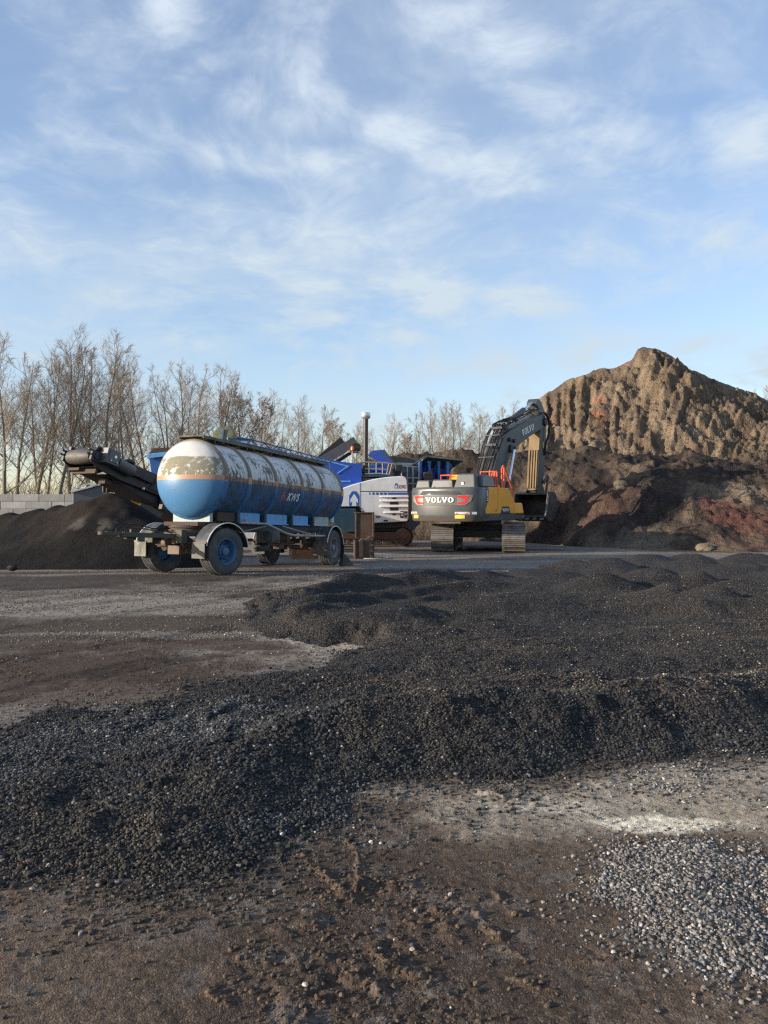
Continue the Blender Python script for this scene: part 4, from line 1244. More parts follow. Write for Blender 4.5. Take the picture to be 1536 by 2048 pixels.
def guard(parent, pos, flip, base=Matrix(), a0=12, a1=172, trim=True, flap=True):
    Mx = base @ Matrix.Translation(pos) @ Matrix.Rotation(math.pi if flip else 0, 4, 'Z')
    mb = MB(Mx); n = 22; vs = []
    for rr_ in (.645, .632):
        for yy in (-.2, .23):
            for i in range(n + 1):
                a = R(a0 + (a1 - a0) * i / n); vs.append((-rr_ * math.cos(a), yy, rr_ * math.sin(a)))
    k = n + 1
    fs = []
    for i in range(n):
        fs += [(i, i + 1, k + i + 1, k + i), (2 * k + i, 3 * k + i, 3 * k + i + 1, 2 * k + i + 1), (i, 2 * k + i, 2 * k + i + 1, i + 1), (k + i, k + i + 1, 3 * k + i + 1, 3 * k + i)]
    fs += [(0, k, 3 * k, 2 * k), (n, 2 * k + n, 3 * k + n, k + n)]
    mb.add(vs, fs)
    mb.prism([(-.645 * math.cos(R(a0 + (a1 - a0) * i / n)), .645 * math.sin(R(a0 + (a1 - a0) * i / n))) for i in range(n + 1)] + [(-.58 * math.cos(R(a0 + (a1 - a0) * i / n)), .58 * math.sin(R(a0 + (a1 - a0) * i / n))) for i in range(n, -1, -1)], .21, .23, Y_)
    g_ = mb.build('mudguard', M['guard'], parent, smooth=45)
    if trim:
        mb = MB(Mx); mb.tube([(-.647 * math.cos(R(a0 + (a1 - a0) * i / n)), -.205, .647 * math.sin(R(a0 + (a1 - a0) * i / n))) for i in range(n + 1)], .012, 6); mb.build('edge_trim', M['white_trim'], g_)
    return g_, Mx


RW = 5.82
for sy in (-1, 1):
    wheel(TR, (RW, sy * 1.02, .53), sy > 0, M['rim_grey'])
    g_, Mx = guard(TR, (RW, sy * 1.02, .53), sy > 0)
    mb = MB(); mb.box((RW - .66, sy * 1.02, .52), (.02, .44, .42)); mb.build('mud_flap', M['guard'], TR, bevel=.004)
    mb = MB(); mb.box((RW + .68, sy * 1.02, .5), (.015, .42, .36)); mb.build('mud_flap', M['black_rubber'], TR, bevel=.004)
mb = MB(); mb.cyl((RW, -.85, .53), (RW, .85, .53), .075, n=16)
for sy in (-1, 1):
    mb.box((RW, sy * .46, .64), (1.3, .08, .06)); mb.box((RW, sy * .46, .7), (.95, .08, .05)); mb.box((RW, sy * .46, .82), (.16, .12, .26)); mb.box((RW - .62, sy * .46, .8), (.1, .1, .3)); mb.box((RW + .62, sy * .46, .8), (.1, .1, .3))
mb.build('rear_axle', M['rust_dark'], TR, bevel=.008)
# front dolly, turned a little against the frame
DM = Matrix.Rotation(R(-16), 4, 'Z')
for sy in (-1, 1):
    wheel(TR, (0, sy * 1.02, .53), sy > 0, M['rim_blue'], DM)
    g_, Mx = guard(TR, (0, sy * 1.02, .53), sy > 0, DM)
    mb = MB(Mx @ Matrix.Rotation(math.pi if sy > 0 else 0, 4, 'Z')); mb.box((-.665, -sy * .02, .02), (.02, .42, .34)); mb.box((-.65, 0, .2), (.03, .44, .04)); mb.build('mud_flap', M['pale_flap'] if sy > 0 else M['guard'], TR, bevel=.004)
mb = MB(DM); mb.cyl((0, -.85, .53), (0, .85, .53), .075, n=16)
for sy in (-1, 1):
    mb.box((0, sy * .44, .64), (1.2, .08, .06)); mb.box((0, sy * .44, .7), (.9, .08, .05)); mb.box((0, sy * .44, .8), (.16, .12, .2)); mb.box((-.6, sy * .44, .78), (.1, .1, .26)); mb.box((.6, sy * .44, .78), (.1, .1, .26))
    mb.cyl((-.1, sy * .55, .62), (-.38, sy * .5, .6), .09, n=16)
mb.build('front_axle', M['rust_dark'], TR, bevel=.008)
mb = MB(DM)
for sy in (-1, 1): mb.box((0, sy * .44, .92), (1.5, .09, .12))
for xx in (-.7, -.25, .25, .7): mb.box((xx, 0, .92), (.1, .85, .1))
mb.box((-.72, -.5, .86), (.16, .2, .3)); mb.box((-.72, .5, .86), (.16, .2, .3))
mb.build('dolly_frame', M['olive'], TR, bevel=.008)
mb = MB(); mb.lathe([(.42, .97), (.52, .97), (.52, 1.02), (.48, 1.02), (.48, 1.06), (.52, 1.06), (.52, 1.12), (.42, 1.12)], (0, 0, 0), (0, 0, 1), 40); mb.box((0, 0, 1.15), (.9, .9, .09)); mb.build('turntable', M['rust_dark'], TR, smooth=40)
mb = MB(DM); mb.box((-.45, .25, .74), (.12, .55, .12)); mb.box((-.52, -.1, .55), (.18, .4, .2)); mb.cyl((-.55, .15, .72), (-.55, .4, .7), .1, n=18); mb.build('brake_chamber', M['brown_beam'], TR, bevel=.012)
# drawbar: two converging beams and the eye
mb = MB(DM)
for sy in (-1, 1): mb.bar((-.55, sy * .42, .86), (-1.95, sy * .06, .9), .07, .1)
mb.box((-1.1, 0, .87), (.06, .5, .06)); mb.bar((-1.85, 0, .9), (-2.3, 0, .92), .1, .08)
mb.lathe([(.05, -.035), (.1, -.035), (.1, .035), (.05, .035), (.05, -.035)], (-2.38, 0, .92), (0, 0, 1), 24)
mb.box((-1.55, -.18, .82), (.16, .05, .16)); mb.box((-1.6, .1, .93), (.05, .06, .2)); mb.box((-1.7, 0, .83), (.25, .1, .06))
mb.build('drawbar', M['olive'], TR, bevel=.006)
for i, P in enumerate(([(-.6, .18, 1.05), (-1.0, .16, 1.02), (-1.35, .12, 1.12), (-1.8, .1, 1.12), (-2.0, .08, 1.02), (-2.0, .07, .93)], [(-.6, -.1, .98), (-1.0, -.08, .96), (-1.5, -.04, 1.04), (-1.8, -.02, 1.02), (-1.85, 0, .94)],
                       [(-.3, .5, .95), (-.7, .45, 1.05), (-.95, .3, 1.0), (-.8, .1, .95)])):
    mb = MB(DM)
    pts = []
    for k in range(len(P) - 1):
        for j in range(5): pts.append(Vector(P[k]).lerp(Vector(P[k + 1]), j / 5))
    pts.append(Vector(P[-1]))
    for _ in range(3): pts = [pts[0]] + [(pts[k - 1] + pts[k] * 2 + pts[k + 1]) / 4 for k in range(1, len(pts) - 1)] + [pts[-1]]
    mb.tube(pts, .013, 8); mb.build('air_hose', M['black_rubber'] if i != 1 else M['rust_dark'], TR)
mb = MB(DM); mb.tube([(-.62, .3, .95), (-1.15, .1, .9)], .025, 8); mb.bar((-.55, .6, 1.0), (-1.15, -.05, .93), .05, .03); mb.build('steering_rod', M['rust'], TR)
# rear bumper with lamps
mb = MB(); mb.box((7.0, 0, .75), (.08, 2.1, .14)); mb.box((6.9, .5, .9), (.1, .08, .3)); mb.box((6.9, -.5, .9), (.1, .08, .3)); mb.build('rear_bumper', M['chassis'], TR, bevel=.01)

# things round the trailer
def ztr(x, y): return float(ground_z(np.array([x]), np.array([y]))[0])


p = at(692, 1130, 23.6)
mb = MB(); mb.prism([(-.2, 0), (.22, 0), (.2, .05), (-.08, .36), (-.16, .36)], -.1, .1, Y_)
o = mb.build('wheel_chock', M['guard'], None, bevel=.012); o.location = (p.x, p.y, ztr(p.x, p.y)); o.rotation_euler = (0, 0, R(35)); tag(o, 'dark wedge shaped wheel chock behind the rear trailer wheel', 'wheel chock')
p = at(612, 1116, 26.4)
mb = MB(); mb.box((0, 0, .2), (1.0, .5, .34)); mb.box((0, 0, .39), (1.06, .56, .05)); mb.box((-.42, -.27, .18), (.06, .04, .3)); mb.box((.42, -.27, .18), (.06, .04, .3)); mb.box((0, 0, .03), (1.0, .56, .06))
o = mb.build('steel_skid', M['rust_orange'], None, bevel=.012); o.location = (p.x, p.y, -.2); o.rotation_euler = (0, 0, R(10)); tag(o, 'orange rusty steel skid on the ground seen under the trailer between its axles', 'steel skid')
# rusty steel stand behind the trailer
p = at(728, 1117, 26.6); ST = empty('steel_stand', (p.x, p.y, -.2), (0, 0, R(8)))
tag(ST, 'rusty brown upright steel stand between the trailer rear and the white crusher', 'steel stand')
mb = MB(); mb.box((.02, .1, 1.15), (.56, .05, .86)); mb.box((.33, .08, .8), (.06, .12, 1.56)); mb.box((-.27, .1, 1.15), (.05, .1, .86)); mb.box((.02, .1, 1.585), (.7, .12, .04)); mb.build('back_plate', M['rust'], ST, bevel=.006)
mb = MB(); mb.prism([(-.36, .02), (.3, .02), (.3, .72), (.18, .78), (.05, .7), (-.1, .7), (-.2, .62), (-.36, .66)], -.22, .02, Y_)
mb.build('lower_box', M['rust'], ST, bevel=.01)
for k in range(3):
    mb = MB(); mb.box((.19, -.235, .2 + k * .2), (.1, .03, .1)); mb.build('slot', M['seam'], ST)
mb = MB(); mb.box((-.12, -.24, .36), (.12, .04, .6)); mb.box((-.33, -.24, .36), (.05, .05, .6)); mb.build('upright', M['rust_dark'], ST, bevel=.006)
pts = [(p.x + .25, p.y - .3, -.17)]
for i in range(22):
    a = -math.pi * .75 + i / 21 * math.pi * 1.35; pts.append((p.x + .35 + .48 * math.cos(a), p.y - .15 + .32 * math.sin(a), -.17))
mb = MB(); mb.tube([Vector(q_) for q_ in pts[1:]], .022, 8); o = mb.build('hose', M['rail_grey'], None); tag(o, 'pale hose lying in a loop on the ground beside the rusty stand', 'hose')
# ================================================================== excavator
EX = empty('excavator', (4.05, 32.2, -.2), (0, 0, R(-32)))
tag(EX, 'grey and yellow tracked excavator seen from behind with its bucket in the bank', 'excavator')
UC = Matrix.Rotation(R(22), 4, 'Z')
for sx_ in (-1, 1):
    mb = MB(UC); hs, rad, zc = 2.1, .5, .56; per = 4 * hs + 2 * math.pi * rad; N = 54; x = sx_ * 1.37
    for k in range(N):
        s = per * k / N
        if s < 2 * hs: y, z, a = -hs + s, zc - rad, 0
        elif s < 2 * hs + math.pi * rad: f = (s - 2 * hs) / rad; y, z, a = hs + rad * math.sin(f), zc - rad * math.cos(f), f
        elif s < 4 * hs + math.pi * rad: f = s - 2 * hs - math.pi * rad; y, z, a = hs - f, zc + rad - .035 * math.sin(math.pi * f / (2 * hs)), math.pi
        else: f = (s - 4 * hs - math.pi * rad) / rad; y, z, a = -hs - rad * math.sin(f), zc + rad * math.cos(f), math.pi + f
        rot = Matrix.Rotation(a, 3, 'X'); nrm = rot @ Vector((0, 0, -1)); tan = rot @ Vector((0, 1, 0)); c = Vector((x, y, z))
        mb.box(c, (.88, per / N * .96, .022), rot)
        for q_, hh in ((-.075, .045), (0, .028), (.072, .028)): mb.box(c + nrm * (.011 + hh / 2) + tan * q_, (.88, .022, hh), rot)
        mb.box(c - nrm * .05, (.26, per / N * .8, .07), rot)
    tk = mb.build('track', M['shoe'], EX, smooth=0)
    mb = MB(UC); mb.box((x, 0, .56), (.42, 3.9, .5)); mb.box((x, 0, .84), (.5, 3.6, .06))
    for k in range(8): mb.cyl((x - .26, -1.75 + k * .5, .25), (x + .26, -1.75 + k * .5, .25), .13, n=14)
    mb.build('track_frame', M['steel_dark'], tk, bevel=.02)
    for yy, nm in ((-hs, 'sprocket'), (hs, 'idler')):
        mb = MB(UC); mb.lathe([(0, -.2), (.3, -.2), (.42, -.09), (.43, .09), (.3, .2), (0, .2)], (x, yy, zc), (1, 0, 0), 28); mb.build(nm, M['steel_dark'], tk)
mb = MB(UC); mb.box((0, 0, .82), (2.0, 1.9, .42)); mb.box((0, -.9, .7), (1.5, .3, .3)); mb.bar((-1.0, 1.1, .7), (1.0, 1.1, .7), .35, .3); mb.bar((-1.0, -1.1, .7), (1.0, -1.1, .7), .35, .3); mb.cyl((0, 0, 1.0), (0, 0, 1.27), .85, n=40); mb.build('undercarriage', M['chassis'], EX, bevel=.03)
mb = MB(); mb.box((0, -.7, 1.36), (2.7, 4.4, .18)); mb.build('swing_frame', M['dark_grey'], EX, bevel=.02)
# counterweight with its shaped back
pl = [(-1.5, -2.5), (-1.5, -3.05), (-1.47, -3.22), (-1.38, -3.38), (-1.22, -3.5), (-.9, -3.6), (-.45, -3.66), (0, -3.68), (.45, -3.66), (.9, -3.6), (1.22, -3.5), (1.38, -3.38), (1.47, -3.22), (1.5, -3.05), (1.5, -2.5)]
def cw_y(x): return np.interp(x, [p[0] for p in pl[3:12]], [p[1] for p in pl[3:12]])
mb = MB(); vs = []; lev = [(1.24, .955), (1.3, .985), (1.5, 1.0), (2.42, 1.0), (2.5, .985), (2.53, .955)]
for z, k in lev: vs += [(p[0] * k, -2.5 + (p[1] + 2.5) * k, z) for p in pl]
n = len(pl); fs = []
for i in range(len(lev) - 1): fs += [(i * n + j, i * n + (j + 1) % n, (i + 1) * n + (j + 1) % n, (i + 1) * n + j) for j in range(n)]
fs += [tuple(range(n)), tuple(range((len(lev) - 1) * n, len(lev) * n))]
mb.add(vs, fs); cwm = M['cw_grey'].copy(); cwm.name = 'counterweight_paint'
tt = NT(cwm.node_tree); bs = next(n_ for n_ in cwm.node_tree.nodes if n_.type == 'BSDF_PRINCIPLED'); src = bs.inputs['Base Color'].links[0].from_socket
co = tt.n('ShaderNodeTexCoord').outputs['Object']; sz = tt.n('ShaderNodeSeparateXYZ'); tt.put(sz.inputs[0], co)
rz = tt.math('ADD', sz.outputs[2], tt.math('MULTIPLY', tt.noise(co, 3, 6, .65), .22))
tt.put(bs.inputs['Base Color'], tt.mix(tt.rng(rz, 1.5, 1.38, 0, .8), src, (.12, .075, .05, 1)))
CW = mb.build('counterweight', cwm, EX, smooth=50)


def on_cw(x, z, off=.006): return Vector((x, float(cw_y(x)) - off, z))


def panel(poly, off, name, mat, parent, n=1):
    """flat-topped raised panel lying on the curved back"""
    mb = MB(); m = []
    P = []
    for (x0, z0), (x1, z1) in zip(poly, poly[1:] + poly[:1]):
        for k in range(6): P.append((x0 + (x1 - x0) * k / 6, z0 + (z1 - z0) * k / 6))
    k = len(P); cx_ = sum(p[0] for p in P) / k; cz_ = sum(p[1] for p in P) / k
    rings = []
    for f, o_ in ((1, -.02), (1, off), (.66, off), (.33, off)): rings.append([on_cw(cx_ + (x - cx_) * f, cz_ + (z - cz_) * f, o_) for x, z in P])
    vs = sum(rings, []) + [on_cw(cx_, cz_, off)]
    fs = [(i * k + j, i * k + (j + 1) % k, (i + 1) * k + (j + 1) % k, (i + 1) * k + j) for i in range(3) for j in range(k)] + [(3 * k + j, 3 * k + (j + 1) % k, 4 * k) for j in range(k)]
    mb.add(vs, fs); return mb.build(name, mat, parent, smooth=40)


panel([(-1.32, 2.24), (1.32, 2.24), (1.22, 2.3), (1.1, 2.4), (-1.1, 2.4), (-1.22, 2.3)], .006, 'dark_trim', M['seam'], CW)
panel([(-1.3, 2.23), (1.3, 2.23), (1.24, 2.0), (1.02, 1.84), (-1.02, 1.84), (-1.24, 2.0)], .012, 'rear_panel', M['hood_grey'], CW)
for s_ in (-1, 1):
    lp = panel([(s_ * a, z) for a, z in ((1.3, 2.235), (.72, 2.235), (.72, 1.86), (1.02, 1.85), (1.23, 2.0))], .022, 'lamp_panel', M['silver_panel'], CW)
    panel([(s_ * a, z) for a, z in ((1.16, 2.2), (.73, 2.2), (.73, 2.12), (1.13, 2.11))], .03, 'tail_lamp', M['red_lamp'], lp)
    panel([(s_ * a, z) for a, z in ((1.13, 2.11), (1.04, 2.11), (.99, 1.98), (1.07, 1.965))], .0305, 'tail_lamp', M['red_lamp'], lp)
    panel([(s_ * a, z) for a, z in ((1.07, 1.965), (.99, 1.98), (.73, 1.955), (.73, 1.89), (1.0, 1.9))], .03, 'tail_lamp', M['red_lamp'], lp)
vs, fs, w_ = slab_word()
sc_ = 1.2 / w_
mb = MB(); mb.add([on_cw(x * sc_ - .02, 2.05 + y * .19, .0265) for x, y in vs], fs); mb.build('lettering', M['white_letter'], CW, smooth=0)
mb = MB(); mb.add([on_cw(x * sc_ * 1.02 - .005, 2.044 + y * .215, .0215) for x, y in vs], fs); mb.build('lettering', M['seam'], CW, smooth=0)  # dark offset copy behind the white word, painted in as the letters' shadow
for x0, x1, z0, z1, mt, nm in ((-1.4, -1.05, 1.51, 1.6, 'white_strip', 'reflector'), (.62, 1.4, 1.51, 1.6, 'white_strip', 'reflector'), (-1.22, -.98, 1.35, 1.48, 'sticker', 'sticker'), (.62, 1.0, 1.35, 1.48, 'sticker', 'sticker')):
    pa = panel([(x0, z0), (x1, z0), (x1, z1), (x0, z1)], .005, nm, M[mt], CW)
    if nm == 'reflector':
        k = 3 if x0 < 0 else 2
        for i in range(k):
            a = x0 + .03 + (x1 - x0 - .05) * i / k; panel([(a, z0 + .005), (a + .07, z0 + .005), (a + .11, z1 - .03), (a + .04, z1 - .03)], .009, 'red_stripe', M['red_strip'], pa)
# hood
def softbox(name, mat, x0, x1, y0, y1, z0, z1, tx=.06, ty=.06, parent=None, bevel=.05):
    mb = MB(); vs = [(x0, y0, z0), (x1, y0, z0), (x1, y1, z0), (x0, y1, z0), (x0 + tx, y0 + ty, z1), (x1 - tx, y0 + ty, z1), (x1 - tx, y1 - ty, z1), (x0 + tx, y1 - ty, z1)]
    mb.add(vs, [(0, 1, 2, 3), (4, 5, 6, 7), (0, 1, 5, 4), (1, 2, 6, 5), (2, 3, 7, 6), (3, 0, 4, 7)]); return mb.build(name, mat, parent or EX, bevel=bevel, seg=3)


softbox('engine_hood', M['hood_grey'], -1.28, -.62, -3.3, -1.1, 2.5, 2.82)
softbox('engine_hood', M['dark_grey'], -.6, .38, -3.3, -1.1, 2.5, 2.84)
h3 = softbox('engine_hood', M['hood_grey'], .4, 1.3, -3.32, -1.3, 2.5, 3.04, .1, .16)
softbox('filter_box', M['cw_grey'], .85, 1.44, -2.95, -1.75, 2.54, 2.98, .07, .1)
softbox('hood_cover', M['yellow'], -.4, .36, -2.3, -1.2, 2.8, 3.0, .08, .2)
mb = MB(); mb.box((.78, -3.24, 2.66), (.14, .08, .14)); mb.bar((.8, -3.2, 2.6), (.8, -3.2, 2.52), .04, .04); wl = mb.build('work_lamp', M['seam'], EX, bevel=.01)
mb = MB(); mb.box((.76, -3.285, 2.67), (.1, .012, .1)); mb.build('lens', M['lamp_glass'], wl)
mb = MB(); mb.lathe([(.05, 0), (.05, .02), (.03, .05), (0, .06)], (-.42, -3.25, 2.54), (0, 0, 1), 16); mb.bar((-.55, -3.2, 2.55), (-.3, -3.25, 2.55), .05, .04); mb.build('rear_camera', M['seam'], EX)
mb = MB(); mb.cyl((.0, .9, 3.16), (.0, .9, 3.3), .06, n=16); mb.build('beacon', M['orange'], EX, bevel=.02)
mb = MB(); mb.cyl((.0, .9, 2.3), (.0, .9, 3.17), .02, n=8); mb.build('beacon_pole', M['seam'], EX)
# sides
for s_ in (1, -1):
    x0, x1 = (.5, 1.49) if s_ > 0 else (-1.49, -.5)
    mb = MB(); mb.prism([(-2.52, 2.54), (-.62, 2.54), (.1, 1.95), (.1, 1.52), (-2.82, 1.52), (-2.84, 1.72), (-2.58, 2.02)] if s_ > 0 else [(-2.52, 2.54), (.1, 2.54), (.1, 1.52), (-2.82, 1.52), (-2.84, 1.72), (-2.58, 2.02)], x0, x1 + (.012 if s_ > 0 else 0), X_)
    sp = mb.build('side_panel', M['yellow'], EX, bevel=.02)
    if s_ > 0:
        mb = MB(); mb.box((1.503, -1.69, 2.03), (.006, .014, .98)); mb.box((1.503, -.2, 2.0), (.006, .5, .012)); mb.build('panel_seam', M['tan'], sp)
        mb = MB(); mb.prism([(-1.42, 1.525), (-.46, 1.525), (-.58, 1.8), (-1.25, 1.8)], 1.495, 1.512, X_); bd = mb.build('badge_plate', M['seam'], sp)
        mb = MB(); mb.add([Vector((1.516, -.95 + x * .62 / w_, 1.665 + y * .12)) for x, y in slab_word()[0]], slab_word()[1]); mb.build('lettering', M['white_letter'], bd, smooth=0)
        mb = MB(); mb.box((1.506, -1.86, 1.64), (.01, .04, .1)); mb.build('latch', M['seam'], sp)
        mb = MB(); mb.prism([(-2.6, 2.47), (-2.6, 1.98), (-2.77, 1.98), (-2.77, 2.47)], 1.49, 1.512, X_); st = mb.build('name_strip', M['seam'], EX)
        tv, tf = text_flat('EC480E', .17, 0, .004)
        mb = MB(); mb.add([Vector((1.515, -2.685 - y, 2.225 + x * .72)) for x, y in tv], tf); mb.build('lettering', M['white_letter'], st, smooth=0)
mb = MB(); mb.prism([(-3.0, 1.25), (.15, 1.25), (.15, 1.515), (-3.0, 1.515)], .6, 1.485, X_); mb.build('side_skirt', M['dark_grey'], EX, bevel=.02)
mb = MB(); mb.prism([(-3.0, 1.25), (1.9, 1.25), (1.9, 1.515), (-3.0, 1.515)], -1.485, -.6, X_); mb.build('side_skirt', M['dark_grey'], EX, bevel=.02)
# cab on the far side
cb_ = MB(); cb_.prism([(.15, 1.5), (2.0, 1.5), (2.05, 2.1), (1.75, 3.1), (.15, 3.1)], -1.46, -.46, X_); CB = cb_.build('cab', M['dark_grey'], EX, bevel=.05)
mb = MB(); mb.prism([(.3, 2.2), (1.9, 2.2), (1.68, 3.0), (.3, 3.0)], -1.472, -1.46, X_); mb.build('window', M['glass'], CB)
mb = MB(); mb.prism([(-1.36, 2.2), (-.56, 2.2), (-.56, 3.0), (-1.36, 3.0)], .13, .15, Y_); mb.build('window', M['glass'], CB)
mb = MB(); mb.box((-.96, .95, 3.125), (1.0, 1.7, .06)); mb.build('cab_roof', M['yellow'], CB, bevel=.03)
softbox('fuel_tank', M['yellow'], .55, 1.4, .2, 1.3, 1.5, 1.95)
# rails
def rail(paths, r_=.028, name='handrail'):
    mb = MB()
    for P in paths: mb.tube([Vector(p) for p in P], r_, 8)
    mb.build(name, M['orange_rail'], EX)


rail([[(1.3, -2.0, 2.55), (1.3, -2.0, 3.2), (1.3, -1.65, 3.2), (1.3, -1.65, 2.55)], [(1.3, -1.82, 2.55), (1.3, -1.82, 3.1)], [(1.3, -1.5, 2.55), (1.3, -1.5, 3.18), (1.3, -1.3, 3.18), (1.3, -1.3, 2.55)], [(.6, -1.3, 2.55), (.6, -1.3, 3.18), (1.3, -1.3, 3.18)]])
rail([[(1.38, -1.02, 2.5), (1.38, -1.02, 3.3), (1.38, -.9, 3.42), (1.38, -.72, 3.34), (1.38, .06, 2.5), (1.38, .1, 1.7)], [(1.38, -.8, 2.5), (1.38, -.8, 3.36)], [(1.38, -1.02, 2.95), (1.38, -.8, 2.95)]], .034)
rail([[(1.4, -2.85, 2.62), (1.4, -1.7, 2.62)], [(1.4, -2.8, 2.5), (1.4, -2.8, 2.62)]], .03)
rail([[(-.72, -2.2, 2.8), (-.72, -2.2, 3.04), (-.3, -2.2, 3.04), (-.3, -2.2, 2.8)], [(-.72, -1.3, 2.8), (-.72, -1.3, 3.04), (-.72, -2.2, 3.04)]], .03)
mb = MB(); mb.cyl((1.25, -1.15, 2.5), (1.25, -1.15, 2.66), .09, n=18); mb.build('filler_cap', M['yellow'], EX, bevel=.02)
# boom
def RZ(a, b, d): return Vector((d, a, b))
mb = MB(); mb.prism([(.0, 2.15), (.55, 3.55), (1.05, 4.6), (1.6, 5.3), (2.1, 5.62), (2.7, 5.78), (4.5, 6.22), (6.3, 6.6), (6.75, 6.5), (6.9, 6.25), (6.75, 5.95), (6.4, 5.9), (4.5, 5.42), (3.0, 4.95), (2.45, 4.62), (2.1, 4.2), (1.55, 3.1), (.95, 1.9), (.6, 1.65), (.2, 1.75)], -.33, .33, RZ)
BM = mb.build('boom', M['boom_grey'], EX, bevel=.025)
sw = slab_word(); d_ = Vector((0, .974, .226)); u_ = Vector((0, -.226, .974))
mb = MB(); mb.add([Vector((.336, 4.45, 5.78)) + d_ * (x * 1.5 / w_) + u_ * (y * .3) for x, y in sw[0]], sw[1]); mb.build('lettering', M['white_letter'], BM, smooth=0)
for (a, b, r_) in ((2.35, 4.9, .17), (2.2, 5.3, .09), (2.7, 5.25, .08), (2.75, 4.9, .1), (6.62, 6.22, .2)):
    mb = MB(); mb.cyl((-.42, a, b), (.42, a, b), r_, n=18); mb.build('pivot_pin', M['seam'], BM, bevel=.01)
for s_ in (-1, 1):
    mb = MB(); mb.cyl((s_ * .52, 1.15, 1.6), (s_ * .52, 1.7, 3.05), .12, n=20); cy = mb.build('boom_cylinder', M['dark_grey'], EX, bevel=.01)
    mb = MB(); mb.cyl((s_ * .52, 1.7, 3.05), (s_ * .52, 2.33, 4.85), .07, n=16); mb.build('rod', M['chrome'], cy)
mb = MB(); mb.cyl((0, 2.5, 5.98), (0, 4.7, 6.72), .14, n=20); mb.box((0, 2.5, 5.86), (.3, .3, .3)); cy = mb.build('arm_cylinder', M['dark_grey'], EX, bevel=.01)
mb = MB(); mb.cyl((0, 4.7, 6.72), (0, 5.95, 7.14), .075, n=16); mb.build('rod', M['chrome'], cy)
# hoses over the boom
outer = [(-.1, 1.9), (-.08, 2.3), (.42, 3.65), (.92, 4.75), (1.5, 5.5), (2.05, 5.85), (2.8, 6.0), (4.2, 6.34), (5.4, 6.6), (6.2, 6.75)]
rh = random.Random(5)
def smooth_path(P, n=5, it=3):
    pts = []
    for k in range(len(P) - 1):
        for j in range(n): pts.append(Vector(P[k]).lerp(Vector(P[k + 1]), j / n))
    pts.append(Vector(P[-1]))
    for _ in range(it): pts = [pts[0]] + [(pts[k - 1] + pts[k] * 2 + pts[k + 1]) / 4 for k in range(1, len(pts) - 1)] + [pts[-1]]
    return pts


for i, xx in enumerate((-.36, -.27, -.18, -.08, .04, .14, .24, .33)):
    o_ = .04 + .05 * (i % 3); P = []
    for k, (a, b) in enumerate(outer):
        if k >= 6 and i % 2: break
        P.append((xx + rh.uniform(-.03, .03), a - o_ + rh.uniform(-.03, .03), b + o_ * .6 + (rh.uniform(-.03, .1) if k > 3 else 0)))
    if i % 2: P += [(xx, 2.5, 6.05 + .07 * (i % 4)), (xx * .7, 2.95, 6.22), (xx * .6, 3.3, 6.1)]
    mb = MB(); mb.tube(smooth_path(P), .03, 8); mb.build('hydraulic_hose', M['black_rubber'], BM)
for s_ in (.3, .36):
    mb = MB(); mb.tube(smooth_path([(s_, 5.8, 6.55), (s_ + .05, 6.5, 6.7), (s_ + .12, 7.0, 6.3), (s_ + .1, 6.95, 5.6), (s_, 6.7, 5.1), (s_, 6.75, 4.6)]), .028, 8); mb.build('hydraulic_hose', M['black_rubber'], BM)
for a, b in ((.18, 2.95), (.7, 4.25), (1.35, 5.3)):
    mb = MB(); mb.box((0, a - .17, b + .1), (.74, .04, .04)); mb.build('hose_clamp', M['pipe'], BM, bevel=.008)
for (a, b) in ((1.0, 4.95), (1.6, 5.75), (2.2, 6.0), (2.7, 6.1), (3.3, 6.2)):
    mb = MB(); mb.box((.05, a + rh.uniform(-.05, .05), b), (.5, .2, .12)); mb.build('valve_block', M['seam'], BM, bevel=.01)
mb = MB(); mb.tube(smooth_path([(-.3, 2.0, 5.7), (-.34, 1.85, 5.95), (-.2, 2.3, 6.15), (0, 2.9, 6.3), (.1, 3.2, 6.3)]), .028, 8); mb.tube(smooth_path([(-.1, 2.1, 5.8), (-.12, 2.05, 6.0), (.05, 2.6, 6.2), (.2, 3.3, 6.3), (.25, 4.2, 6.5)]), .028, 8); mb.build('hydraulic_hose', M['black_rubber'], BM)
# arm
mb = MB(); mb.prism([(5.75, 7.12), (6.0, 7.32), (6.35, 7.2), (6.85, 6.75), (7.05, 6.1), (7.0, 5.0), (6.55, 2.75), (6.3, 2.42), (6.0, 2.42), (5.85, 2.7), (6.02, 4.3), (6.22, 5.75), (6.15, 6.4)], -.27, .27, RZ)
AM = mb.build('arm', M['boom_grey'], EX, bevel=.025)
def arm_in(z): return float(np.interp(z, [2.7, 4.3, 5.75, 6.4, 7.1], [5.85, 6.02, 6.22, 6.15, 5.75]))
mb = MB(); zz_ = [2.65, 3.2, 4.0, 4.8, 5.75]
for a, b in zip(zz_[:-1], zz_[1:]): mb.add([(-.285, arm_in(a) - .02, a), (.25, arm_in(a) - .02, a), (.25, arm_in(b) - .02, b), (-.285, arm_in(b) - .02, b), (-.285, arm_in(a) + .05, a), (.25, arm_in(a) + .05, a), (.25, arm_in(b) + .05, b), (-.285, arm_in(b) + .05, b)], [(0, 1, 2, 3), (0, 4, 7, 3), (1, 2, 6, 5)] + ([(0, 1, 5, 4)] if a == zz_[0] else []) + ([(3, 2, 6, 7)] if b == zz_[-1] else []))
for xx in (-.2, -.07, .06, .18):
    mb.bar((xx, arm_in(2.75) - .045, 2.75), (xx, arm_in(4.85) - .045, 4.85), .05, .06)
mb.build('wear_plate', M['tan'], AM)
mb = MB(); mb.box((0, 6.02, 6.85), (.5, .12, .5), Matrix.Rotation(R(35), 3, 'X')); mb.build('arm_head_plate', M['rust_orange'], AM)
